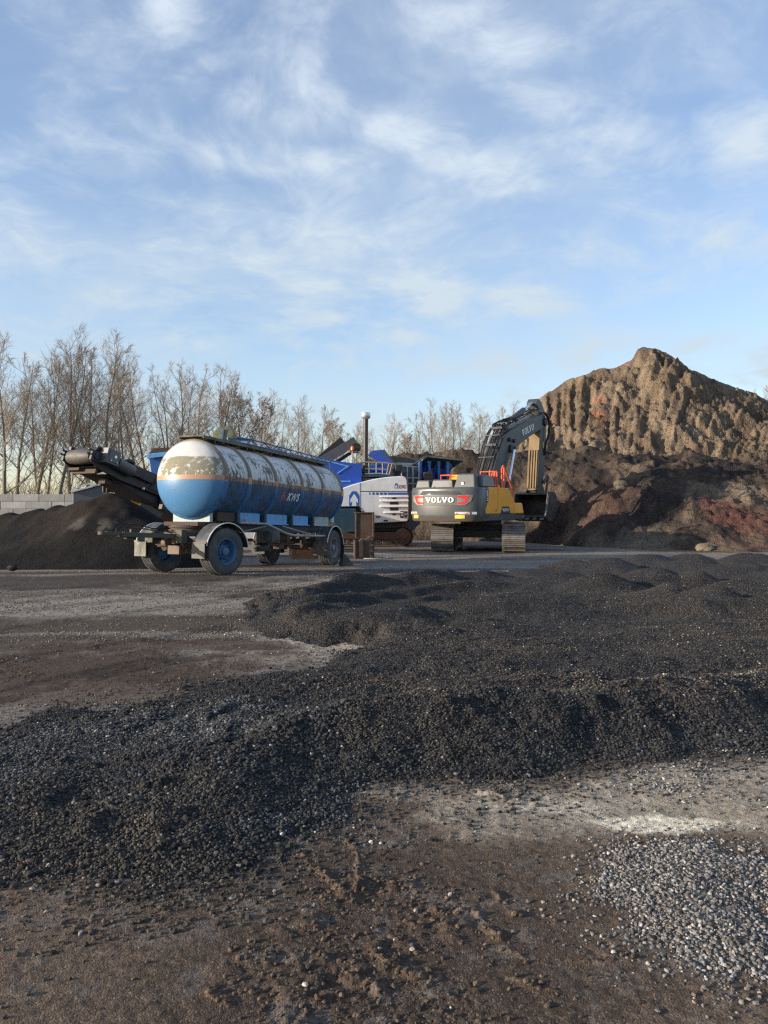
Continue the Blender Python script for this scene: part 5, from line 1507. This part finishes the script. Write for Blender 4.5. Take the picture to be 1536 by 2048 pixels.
mb = MB(); mb.box((.28, 6.6, 5.1), (.012, .14, .3)); mb.build('sticker', M['sticker'], AM)
mb = MB(); mb.cyl((0, 7.15, 6.0), (0, 7.2, 4.3), .12, n=18); cy = mb.build('bucket_cylinder', M['dark_grey'], EX, bevel=.01)
mb = MB(); mb.cyl((0, 7.2, 4.3), (0, 7.05, 3.3), .07, n=14); mb.build('rod', M['chrome'], cy)
mb = MB()
for s_ in (-1, 1): mb.bar((s_ * .34, 6.5, 2.95), (s_ * .34, 7.1, 3.3), .06, .2); mb.bar((s_ * .36, 7.1, 3.3), (s_ * .36, 6.75, 2.5), .06, .18)
mb.build('linkage', M['bucket'], EX, bevel=.012)
# set the whole boom and arm at its working angle
bpy.context.view_layer.update(); done = set()
for o in [c for c in EX.children_recursive if c.name.split('.')[0] in ('boom', 'boom_cylinder', 'arm_cylinder', 'arm', 'bucket_cylinder') or (c.parent and c.parent.name.split('.')[0] in ('boom', 'boom_cylinder', 'arm_cylinder', 'arm', 'bucket_cylinder'))]:
    if o.data.name in done: continue
    done.add(o.data.name)
    for v in o.data.vertices:
        v.co.z -= float(np.interp(v.co.z, [2.2, 4.6], [0, 1]) * np.interp(v.co.y, [0, 2.2, 6.3], [.5, .56, .3]))
    o.data.update()
# bucket, mouth towards the machine
arc = [(5.32, 1.32), (5.7, 1.13), (6.2, 1.08), (6.65, 1.25), (6.95, 1.62), (7.02, 2.05), (6.85, 2.4), (6.5, 2.52), (6.1, 2.5), (5.72, 2.42)]
inn = [(5.34, 1.36), (5.7, 1.19), (6.18, 1.14), (6.6, 1.3), (6.87, 1.64), (6.94, 2.04), (6.8, 2.33), (6.48, 2.45), (6.1, 2.43), (5.74, 2.36)]
mb = MB(); n = len(arc)
for x0, x1 in ((-.8, .8),):
    vs = [(x0, a, b) for a, b in arc] + [(x1, a, b) for a, b in arc] + [(x0, a, b) for a, b in inn] + [(x1, a, b) for a, b in inn]
    fs = []
    for i in range(n - 1): fs += [(i, i + 1, n + i + 1, n + i), (2 * n + i, 3 * n + i, 3 * n + i + 1, 2 * n + i + 1)]
    fs += [(0, n, 3 * n, 2 * n), (n - 1, 2 * n + n - 1, 4 * n - 1, 2 * n - 1)]
    mb.add(vs, fs)
for x0, x1 in ((-.84, -.8), (.8, .84)): mb.prism(arc, x0, x1, RZ)
for s_ in (-.3, .3): mb.prism([(5.8, 2.42), (6.7, 2.48), (6.5, 2.75), (6.2, 2.82), (5.95, 2.75)], s_ - .03, s_ + .03, RZ)
mb.build('bucket', M['bucket'], EX, smooth=40)
for k in range(5):
    mb = MB(); x = -.7 + k * .35; mb.prism([(5.4, 1.28), (5.5, 1.2), (5.12, 1.16), (5.1, 1.2)], x - .07, x + .07, RZ); mb.build('tooth', M['shoe'], EX, bevel=.01)
mb = MB(); mb.prism([(5.74, 2.38), (5.34, 1.38), (5.48, 1.38), (5.86, 2.38)], .84, .865, RZ); mb.prism([(5.74, 2.38), (5.34, 1.38), (5.48, 1.38), (5.86, 2.38)], -.865, -.84, RZ); mb.build('side_cutter', M['shoe'], EX)
# ================================================================== mobile crusher behind the trailer
PHI = R(9); cph, sph = math.cos(PHI), math.sin(PHI); Y0 = 33.5; X0 = (740 - 768) / F * Y0
CR = empty('mobile_crusher', (X0, Y0, -.2), (0, 0, PHI))
tag(CR, 'white and blue mobile rock crusher with exhaust stack and conveyors behind the tank trailer', 'rock crusher')
CRM = Matrix.Translation((X0, Y0, -.2)) @ Matrix.Rotation(PHI, 4, 'Z'); CRI = CRM.inverted()


def cs(px, py, d=0.0):
    """length along the machine and height of a survey point lying d metres behind its flank"""
    q = (px - 768) / F; x = (q * (Y0 + d * cph) - X0 + d * sph) / (cph - q * sph); Y = Y0 + x * sph + d * cph
    return (x, ZC + (HZ - py) / F * Y + .2)


def c3(a, b, d=0.0): return cs(640 + a / 4.8, 800 + b / 4.8, d)
def c3v(a, b, d=0.0): x, z = c3(a, b, d); return Vector((x, d, z))
def csv_(a, b, d=0.0): x, z = cs(a, b, d); return Vector((x, d, z))
def shape(name, pts, d0, d1, mat, parent=CR, bevel=.02, smooth=35):
    mb = MB(); mb.prism([c3(a, b, d0) for a, b in pts], d0, d1, Y_); return mb.build(name, mat, parent, bevel=bevel, smooth=smooth)


# engine housing
top_ = [(150, 868), (235, 840), (310, 812), (385, 792), (450, 774), (520, 758), (600, 745), (680, 736), (760, 731), (800, 731), (822, 742), (832, 765)]
EH = shape('engine_housing', top_ + [(842, 860), (850, 1000), (850, 1140), (838, 1165), (800, 1168), (520, 1182), (480, 1182), (378, 1022), (150, 1030)], 0, 2.3, M['cr_white'], bevel=.035)
def strip(pts, w, name, mat, parent=EH, d=-.004):
    mb = MB()
    for a, b in zip(pts[:-1], pts[1:]):
        p0, p1 = c3v(*a, d), c3v(*b, d); mb.bar(p0, p1, .008, w)
    return mb.build(name, mat, parent, smooth=0)


strip([(385, 795), (385, 1020)], .012, 'panel_seam', M['seam']); strip([(385, 876), (846, 878)], .03, 'panel_seam', M['seam'], d=-.006); strip([(150, 1024), (376, 1020), (425, 1082), (500, 1180)], .028, 'panel_seam', M['seam'], d=-.008)
for i, (x0, x1) in enumerate(((470, 482), (502, 523), (536, 562), (574, 602), (610, 642), (650, 848))):
    mb = MB(); P = [(x0, 888), (x1 - 1, 888), (x1, 911), (x0 + 3, 910)]; mb.prism([c3(a, b) for a, b in P], -.006, .01, Y_); mb.build('stripe', M['logo_blue'], EH)
# octagon emblem with white arrow
mb = MB(); oc = [(280, 1016), (280, 918), (306, 876), (348, 876), (376, 918), (376, 1016)]; mb.prism([c3(a, b) for a, b in oc], -.007, .01, Y_); em = mb.build('emblem', M['logo_blue'], EH)
mb = MB(); ar = [(298, 1020), (298, 992), (306, 985), (294, 978), (294, 962), (326, 912), (360, 962), (360, 978), (348, 985), (356, 992), (356, 1020), (336, 1020), (334, 960), (318, 960), (316, 1020)]
mb.prism([c3(a, b) for a, b in [(328, 900), (364, 955), (364, 990), (346, 972), (350, 1017), (306, 1017), (310, 972), (292, 990), (292, 955)]], -.011, -.006, Y_); mb.build('arrow', M['cr_white'], em)
mb = MB(); mb.prism([c3(a, b) for a, b in [(716, 850), (716, 816), (724, 799), (738, 799), (748, 816), (748, 850)]], -.007, .01, Y_); em = mb.build('emblem', M['logo_blue'], EH)
mb = MB(); mb.prism([c3(a, b) for a, b in [(724, 851), (722, 832), (732, 812), (742, 832), (740, 851), (735, 851), (734, 832), (730, 832), (729, 851)]], -.011, -.006, Y_); mb.build('arrow', M['cr_white'], em)
tv, tf = text_flat('KWS', .3, .12, .008); cx_, cz_ = c3(789, 835)
mb = MB(); mb.add([Vector((cx_ + x * .43, -.006, cz_ + y * .74)) for x, y in tv], tf); mb.build('lettering', M['letter_navy'], EH, smooth=0)
# louvres, round opening, sockets
mb = MB(); mb.prism([c3(712 + 44 * math.cos(a), 1020 + 86 * math.sin(a)) for a in [2 * math.pi * k / 28 for k in range(28)]], -.006, .03, Y_); mb.build('air_intake', M['seam'], EH)
for (x0, x1, y0, y1) in ((574, 849, 920, 934), (574, 849, 955, 976), (574, 846, 1008, 1030), (612, 800, 1066, 1088)):
    mb = MB(); a, b = c3(x0, y1), c3(x1, y0)
    mb.prism([(0, 0), (-.07, .0), (-.07, .03), (0, b[1] - a[1] + .02)], a[0], b[0], lambda u, v, d, z0=a[1]: Vector((d, u, z0 + v))); mb.build('louvre', M['cr_white'], EH, bevel=.012)
for (x0, x1, y0, y1, mt) in ((768, 800, 1066, 1130, 'seam'), (806, 838, 1068, 1085, 'seam'), (812, 838, 1100, 1125, 'seam'), (612, 650, 1150, 1164, 'seam'), (535, 580, 1112, 1132, 'sticker'), (778, 792, 1076, 1092, 'cr_white'), (780, 796, 1102, 1112, 'cr_white')):
    a, b = c3(x0, y1), c3(x1, y0); mb = MB(); dd = .05 if mt == 'seam' else (.012 if mt == 'sticker' else .06); mb.box(((a[0] + b[0]) / 2, -dd / 2, (a[1] + b[1]) / 2), (b[0] - a[0], dd, b[1] - a[1])); mb.build('socket' if mt != 'sticker' else 'sticker', M[mt] if mt != 'sticker' else M['tan'], EH, bevel=.006)
# blue body behind the tank
BB = shape('main_body', [(-500, 620), (-300, 590), (-100, 566), (0, 556), (120, 580), (300, 604), (402, 616), (402, 800), (240, 860), (-100, 1000), (-500, 1000)], .25, 2.2, M['cr_blue'])
for a, b in (((0, 566), (280, 640)), ((165, 705), (275, 632)), ((200, 780), (295, 780)), ((-200, 640), (60, 700))):
    mb = MB(); mb.bar(c3v(*a, .24), c3v(*b, .24), .03, .05); mb.build('brace', M['saddle_blue'] if b[0] != 60 else M['cr_blue'], BB)
# deck with rails right of the stack
shape('deck', [(400, 716), (690, 712), (690, 735), (400, 740)], .3, 2.2, M['cr_teal'])
shape('radiator_box', [(470, 620), (650, 620), (650, 720), (470, 720)], 1.2, 2.2, M['cr_blue2'])
shape('radiator_box', [(545, 650), (640, 640), (640, 716), (520, 716)], .9, 1.2, M['cr_blue'])
mb = MB()
for P in ([(372, 602), (400, 596), (560, 600), (620, 602), (716, 616)], [(432, 708), (560, 704), (668, 714)], [(432, 660), (660, 668)]): mb.tube([c3v(a, b, .32) for a, b in P], .025, 8)
for a, b, c_, e in ((468, 602, 470, 712), (540, 602, 540, 708), (660, 612, 640, 712), (690, 616, 665, 714), (600, 602, 600, 708)): mb.tube([c3v(a, b, .32), c3v(c_, e, .32)], .022, 8)
mb.build('handrail', M['rail_grey'], CR)
# exhaust stack
a = c3v(440, 170, .5); b = c3v(436, 600, .5); c_ = c3v(425, 780, .5)
mb = MB(); mb.cyl(b, a, .108, n=24); mb.tube([c_ + Vector((-.1, 0, -.1)), c_ + Vector((0, 0, .25)), b + Vector((0, 0, -.15)), b], .1, 16)
for k in (.02, .42, .55): p = b.lerp(c_, k); mb.cyl(p, p + Vector((0, 0, .07)), .145, n=24)
EXH = mb.build('exhaust_stack', M['pipe'], CR, smooth=40)
mb = MB(); mb.lathe([(.105, -.05), (.18, .0), (.2, .03), (.2, .22), (.19, .235), (0, .245)], a + Vector((0, 0, -.02)), (0, 0, 1), 32); mb.build('rain_cap', M['cap'], EXH, smooth=40)
mb = MB(); mb.bar(c3v(400, 600, .5), c3v(480, 596, .5), .05, .05); mb.bar(c3v(408, 690, .5), c3v(480, 690, .5), .05, .05); mb.build('stack_bracket', M['rail_grey'], EXH)
# hopper: two folding wings and the trough between
HW = MB(); P0 = [c3v(460, 530, 1.4), c3v(500, 486, 2.2), c3v(575, 480, 2.4), c3v(690, 600, 1.2), c3v(560, 592, 1.0)]
HW.add([*P0, *[p + Vector((.03, -.06, -.05)) for p in P0]], [(0, 1, 2, 3, 4), (9, 8, 7, 6, 5)] + [(i, (i + 1) % 5, 5 + (i + 1) % 5, 5 + i) for i in range(5)]); HW.build('hopper_wing', M['cr_blue'], CR, smooth=0)
P0 = [c3v(572, 480, 2.4), c3v(622, 476, 3.4), c3v(722, 608, 2.4), c3v(694, 604, 1.25)]
HW = MB(); HW.add([*P0, *[p + Vector((.04, .05, -.04)) for p in P0]], [(0, 1, 2, 3), (7, 6, 5, 4)] + [(i, (i + 1) % 4, 4 + (i + 1) % 4, 4 + i) for i in range(4)]); HW.build('hopper_liner', M['hopper'], CR, smooth=0)
shape('hopper_liner', [(672, 540), (955, 560), (905, 606), (735, 602)], 2.6, 2.7, M['hopper'])
shape('hopper_beam', [(735, 600), (905, 606), (895, 640), (700, 630)], 1.6, 1.8, M['pale_plate'])
# far wing with its ribs
A0, A1, A2, A3 = c3v(1022, 533, .9), c3v(1390, 576, .9), c3v(1262, 662, 1.5), c3v(884, 634, 1.5)
wing = MB(); wing.add([A0, A1, A2, A3, *[p + Vector((0, .06, .05)) for p in (A0, A1, A2, A3)]], [(0, 1, 2, 3), (7, 6, 5, 4)] + [(i, (i + 1) % 4, 4 + (i + 1) % 4, 4 + i) for i in range(4)]); HWG = wing.build('hopper_wing', M['cr_teal'], CR, smooth=0)
lin = MB(); P0 = [c3v(1022, 530, .88), c3v(1395, 573, .88), c3v(1395, 586, .86), c3v(1030, 548, .86), c3v(905, 634, 1.42), c3v(878, 634, 1.42)]
lin.add([*P0, *[p + Vector((0, .08, .0)) for p in P0]], [(0, 1, 2, 3, 4, 5), (11, 10, 9, 8, 7, 6)] + [(i, (i + 1) % 6, 6 + (i + 1) % 6, 6 + i) for i in range(6)]); lin.build('hopper_edge', M['hopper'], CR, smooth=0)
shape('feeder_wall', [(905, 632), (1262, 660), (1240, 760), (900, 790)], 1.55, 1.7, M['cr_blue'])
for x0 in (955, 1040, 1130, 1215):
    shape('rib', [(x0, 585), (x0 + 26, 588), (x0 + 22, 760), (x0 + 4, 760)], 1.0, 1.54, M['cr_blue2'], HWG, bevel=.008)
for x0 in (985, 1080, 1175):
    mb = MB(); p0 = c3v(x0 + 20, 600, 1.3); mb.tube([c3v(x0, 745, 1.4), c3v(x0 + 25, 690, 1.35), c3v(x0 + 28, 625, 1.3)], .04, 8); mb.build('stay', M['cr_blue2'], HWG)
mb = MB(); p = c3v(1240, 632, 1.2); mb.cyl(p + Vector((0, -.05, 0)), p + Vector((0, .2, 0)), .13, n=18); mb.build('hinge', M['cr_blue2'], HWG)
mb = MB(); p0, p1 = c3v(1030, 690, .8), c3v(1050, 830, .8); mb.bar(p0, p1, .35, .4); mb.build('hydraulic_box', M['steel_dark'], CR, bevel=.03)
# frame and ladder between housing and hopper
mb = MB()
for x0 in (782, 838, 892, 950): mb.tube([c3v(x0, 636, .9), c3v(x0 + 2, 860, .9)], .03, 6)
for y0 in (636, 745, 800): mb.tube([c3v(780, y0, .9), c3v(952, y0 + 4, .9)], .025, 6)
mb.build('access_frame', M['rail_grey'], CR)
shape('side_wall', [(735, 640), (960, 640), (960, 900), (840, 900), (735, 720)], 1.3, 2.2, M['cr_teal'])
shape('cable_box', [(700, 640), (740, 636), (745, 690), (705, 700)], 1.0, 1.2, M['steel_dark'])
mb = MB(); mb.box(c3v(755, 655, .9), (.3, .1, .3)); mb.build('cable_box', M['steel_dark'], CR, bevel=.02)
shape('rear_frame', [(840, 860), (960, 900), (960, 1190), (860, 1280), (780, 1190), (850, 1165)], .4, 2.0, M['cr_teal'])
shape('lower_frame', [(150, 1030), (378, 1022), (480, 1182), (840, 1168), (840, 1250), (520, 1262), (300, 1262), (150, 1200)], .35, 2.0, M['steel_dark'])
BX = shape('tool_cabinet', [(130, 1050), (345, 1042), (345, 1270), (250, 1270), (130, 1180)], -1.2, .2, M['cr_teal'])
shape('cabinet_side', [(347, 1046), (362, 1075), (405, 1140), (385, 1260), (350, 1300)], -1.15, .1, M['steel_dark'])
# tracks
for d0 in (.1, 2.0):
    P = []; xa, za = c3(545, 1345, .1); xb, zb = c3(800, 1345, .1); xa -= 2.6; rd = .43; zc_ = .47
    N = 46; hs = (xb - xa) / 2; xm = (xa + xb) / 2; per = 4 * hs + 2 * math.pi * rd
    mb = MB()
    for k in range(N):
        s = per * k / N
        if s < 2 * hs: x, z, a = -hs + s, zc_ - rd, 0
        elif s < 2 * hs + math.pi * rd: f = (s - 2 * hs) / rd; x, z, a = hs + rd * math.sin(f), zc_ - rd * math.cos(f), f
        elif s < 4 * hs + math.pi * rd: f = s - 2 * hs - math.pi * rd; x, z, a = hs - f, zc_ + rd, math.pi
        else: f = (s - 4 * hs - math.pi * rd) / rd; x, z, a = -hs - rd * math.sin(f), zc_ + rd * math.cos(f), math.pi + f
        rot = Matrix.Rotation(-a, 3, 'Y'); c_ = Vector((xm + x, d0 + .25, z)); mb.box(c_, (per / N * .94, .5, .03), rot); mb.box(c_ + rot @ Vector((0, 0, -.03)), (.03, .5, .04), rot)
    tk = mb.build('track', M['rust_dark'], CR, smooth=0)
    mb = MB(); mb.box((xm, d0 + .2, zc_), (2 * hs, .34, .42)); mb.box((xm, d0 + .02, zc_), (2 * hs - .3, .04, .22))
    for k in range(7): mb.cyl((xa + .3 + k * (2 * hs - .6) / 6, d0 - .01, .22), (xa + .3 + k * (2 * hs - .6) / 6, d0 + .4, .22), .12, n=14)
    mb.build('track_frame', M['rust_dark'], tk, bevel=.02)
    mb = MB(); mb.lathe([(0, -.02), (.1, -.03), (.14, .02), (.3, .05), (.38, .08), (.38, .4), (0, .4)], (xb, d0, zc_), (0, 1, 0), 26); mb.build('idler', M['rust'], tk)
# tilted conveyor on top with beacon
UCV = MB(); UCV.bar(c3v(-60, 640, 1.2), c3v(346, 392, 1.2), .06, .42); cv = UCV.build('side_conveyor', M['motor'], CR, bevel=.01)
mb = MB(); mb.bar(c3v(-40, 600, 2.3), c3v(220, 384, 2.3), .06, .34); mb.build('far_frame', M['conv'], cv, bevel=.01)
mb = MB(); mb.bar(c3v(-60, 640, 1.75), c3v(330, 430, 1.75), 1.0, .1); mb.bar(c3v(0, 700, 1.7), c3v(290, 510, 1.7), .6, .16); mb.build('belt', M['conv'], cv)
p = c3v(352, 455, 1.15); mb = MB(); mb.cyl(p + Vector((0, 0, 0)), p + Vector((0, 1.1, 0)), .2, n=24); mb.box(p + Vector((-.1, 0, -.15)), (.3, .12, .2)); mb.build('head_drum', M['conv'], cv)
mb = MB(); p = c3v(312, 480, 1.0); mb.tube([c3v(310, 606, 1.0), c3v(312, 492, 1.0)], .03, 8); mb.tube([c3v(265, 482, 1.0), c3v(280, 500, 1.0), c3v(345, 500, 1.0), c3v(355, 484, 1.0)], .02, 6); bp = mb.build('beacon_pole', M['rail_grey'], CR)
mb = MB(); mb.lathe([(.085, 0), (.085, .12), (.06, .18), (0, .2)], p + Vector((0, 0, -.02)), (0, 0, 1), 18); mb.build('beacon', M['orange'], bp)
# feed end box behind the tank front
shape('feed_box', [(-1650, 505), (-1520, 500), (-1440, 505), (-1440, 900), (-1560, 900), (-1620, 700)], 1.2, 3.0, M['cr_blue2'])
shape('box_rim', [(-1630, 497), (-1600, 462), (-1440, 455), (-1440, 503), (-1650, 510)], 1.15, 1.3, M['rust_dark'])
mb = MB(); p = csv_(300, 909, 1.1); mb.bar(csv_(294, 913, 1.1), csv_(335, 908, 1.1), .12, .2); mb.build('box_rim', M['saddle_blue'], CR, bevel=.02)

# discharge conveyor reaching out over the black pile
Ph, Pt = at(163, 914, 25.0), at(345, 992, 28.8)
b_ = (Pt - Ph).normalized(); a_ = Vector((-b_.y, b_.x, 0)).normalized() * -1; c_ = a_.cross(b_)
FR = Matrix(((a_.x, b_.x, c_.x, Ph.x), (a_.y, b_.y, c_.y, Ph.y), (a_.z, b_.z, c_.z, Ph.z), (0, 0, 0, 1)))
DMx = CRI @ FR; Ln = (Pt - Ph).length + .6
mb = MB(DMx)
for s_ in (-1, 1): mb.prism([(-.12, -.2), (.1, .2), (.9, .3), (Ln, .3), (Ln, -.35), (1.2, -.42), (.3, -.35)], s_ * .6 - .04, s_ * .6 + .04, X_)
for k in range(6): mb.box((0, .8 + k * .65, -.3), (1.2, .08, .1))
DC = mb.build('discharge_conveyor', M['conv'], CR, bevel=.012)
mb = MB(DMx); mb.lathe([(0, -.52), (.2, -.52), (.235, -.4), (.255, 0), (.235, .4), (.2, .52), (0, .52)], (0, 0, .0), (1, 0, 0), 32); mb.build('head_drum', M['drum'], DC, smooth=50)
mb = MB(DMx); mb.box((0, Ln / 2, .2), (1.08, Ln, .03)); mb.box((0, Ln / 2 + .2, -.22), (1.08, Ln - .3, .03)); mb.build('belt', M['drum'], DC)
for s_ in (-1, 1):
    mb = MB(DMx); mb.box((s_ * .63, .02, .0), (.1, .42, .34)); mb.cyl((s_ * .6, 0, 0), (s_ * .74, 0, 0), .1, n=16); mb.box((s_ * .6, -.15, .16), (.08, .3, .06)); mb.box((s_ * .6, -.2, .02), (.06, .3, .05)); mb.build('bearing', M['steel_dark'], DC, bevel=.012)
mb = MB(DMx); mb.box((.78, .45, .12), (.34, .55, .5)); mb.cyl((.78, .75, .05), (.78, 1.5, -.02), .2, n=20); mb.box((.96, .45, .12), (.03, .4, .36)); mt_ = mb.build('drive_motor', M['motor'], DC, bevel=.03)
mb = MB(DMx); mb.cyl((.97, .5, .14), (.995, .5, .14), .05, n=16); mb.cyl((.97, .35, -.02), (.99, .35, -.02), .02, n=10); mb.cyl((.97, .6, -.02), (.99, .6, -.02), .02, n=10); mb.build('drive_hub', M['cap'], mt_)
mb = MB(DMx); mb.box((.72, 1.65, .05), (.16, .8, .34)); mb.box((.72, 2.3, .0), (.12, .5, .26)); mb.box((.7, 1.4, .3), (.2, .3, .1)); mb.build('guard_box', M['steel_dark'], DC, bevel=.02)
mb = MB(DMx); mb.prism([(2.5, -.3), (3.35, .75), (3.6, .75), (3.9, -.3)], .62, .68, X_); mb.tube([(.74, 2.6, -.2), (.74, 2.9, .3), (.74, 3.3, .1), (.74, 3.6, -.3)], .02, 6); mb.box((.7, 3.4, -.5), (.16, .4, .7)); mb.build('bracket', M['steel_dark'], DC, bevel=.012)
for k, (yy, zz) in enumerate(((3.4, .55), (3.3, -.05), (3.7, -.5), (2.2, -.4))):
    mb = MB(DMx); mb.cyl((.68, yy, zz), (.76, yy, zz), .045, n=12); mb.build('bolt', M['cap'], DC)
mb = MB(DMx); mb.box((0, .25, -.42), (1.1, .1, .16)); mb.box((-.3, .15, -.38), (.5, .2, .1)); mb.box((.2, 1.0, -.55), (.3, .3, .18)); mb.build('scraper', M['rust_dark'], DC, bevel=.012)
mb = MB(DMx); mb.prism([(.6, -.4), (1.6, -.5), (Ln, -.9), (Ln, -.35), (1.2, -.35)], -.5, .5, X_); mb.build('under_tray', M['seam'], DC)
mb = MB(DMx); mb.prism([(.0, .22), (.5, .32), (.5, .42), (.05, .34)], -.6, .6, X_); mb.box((.55, .2, .34), (.1, .3, .1)); mb.box((-.55, .1, .3), (.12, .3, .14)); mb.build('head_cover', M['conv'], DC, bevel=.012)
Wd = lambda px, py, Y: CRI @ at(px, py, Y)
mb = MB(); mb.bar(Wd(205, 979, 27.2), Wd(290, 980, 27.6), .15, .2); mb.box(Wd(207, 974, 27.1), (.05, .1, .35)); mb.box(Wd(214, 974, 27.1), (.05, .1, .35)); mb.box(Wd(232, 971, 27.1), (.2, .1, .08)); mb.build('cross_beam', M['brown_beam'], CR, bevel=.015)
mb = MB(); mb.bar(Wd(246, 987, 27.4), Wd(282, 1008, 27.6), .1, .16); mb.build('support_strut', M['yellow'], CR, bevel=.012)
mb = MB(); mb.bar(Wd(281, 1007.5, 27.6), Wd(322, 1034, 27.8), .14, .3); mb.build('support_leg', M['motor'], CR, bevel=.012)
mb = MB(); mb.bar(Wd(280, 985, 28.6), Wd(420, 1040, 30.5), .9, .5); mb.bar(Wd(230, 985, 29.5), Wd(330, 1010, 30), .6, .4); mb.build('tail_section', M['seam'], CR, bevel=.02)
for q_ in ((284, 994), (290, 996), (299, 998), (306, 1000)):
    mb = MB(); mb.box(Wd(q_[0] + 1, q_[1], 27.3), (.07, .02, .1)); mb.build('warning_mark', M['sticker'], CR)

# pale roofed unit half hidden by the pile
p = at(182, 1000, 37.5)
SH = empty('equipment_shelter', (p.x, p.y, -.2), (0, 0, R(12))); tag(SH, 'pale grey roofed unit peeping out between the block wall and the black pile', 'shelter')
mb = MB(); mb.prism([(-.75, 2.45), (.7, 2.85), (.7, 2.92), (-.8, 2.53)], -.8, .8, Y_); mb.build('roof', M['pale_roof'], SH, bevel=.01)
mb = MB(); mb.prism([(-.7, 0), (.65, 0), (.65, 2.8), (-.7, 2.44)], -.7, .7, Y_); mb.build('wall', M['motor'], SH, bevel=.01)
mb = MB(); mb.tube([(-.75, -.78, 2.6), (.1, -.78, 2.9), (.1, -.78, 2.75)], .025, 8); mb.box((.15, -.8, 2.8), (.12, .06, .16)); mb.build('lamp', M['cap'], SH)
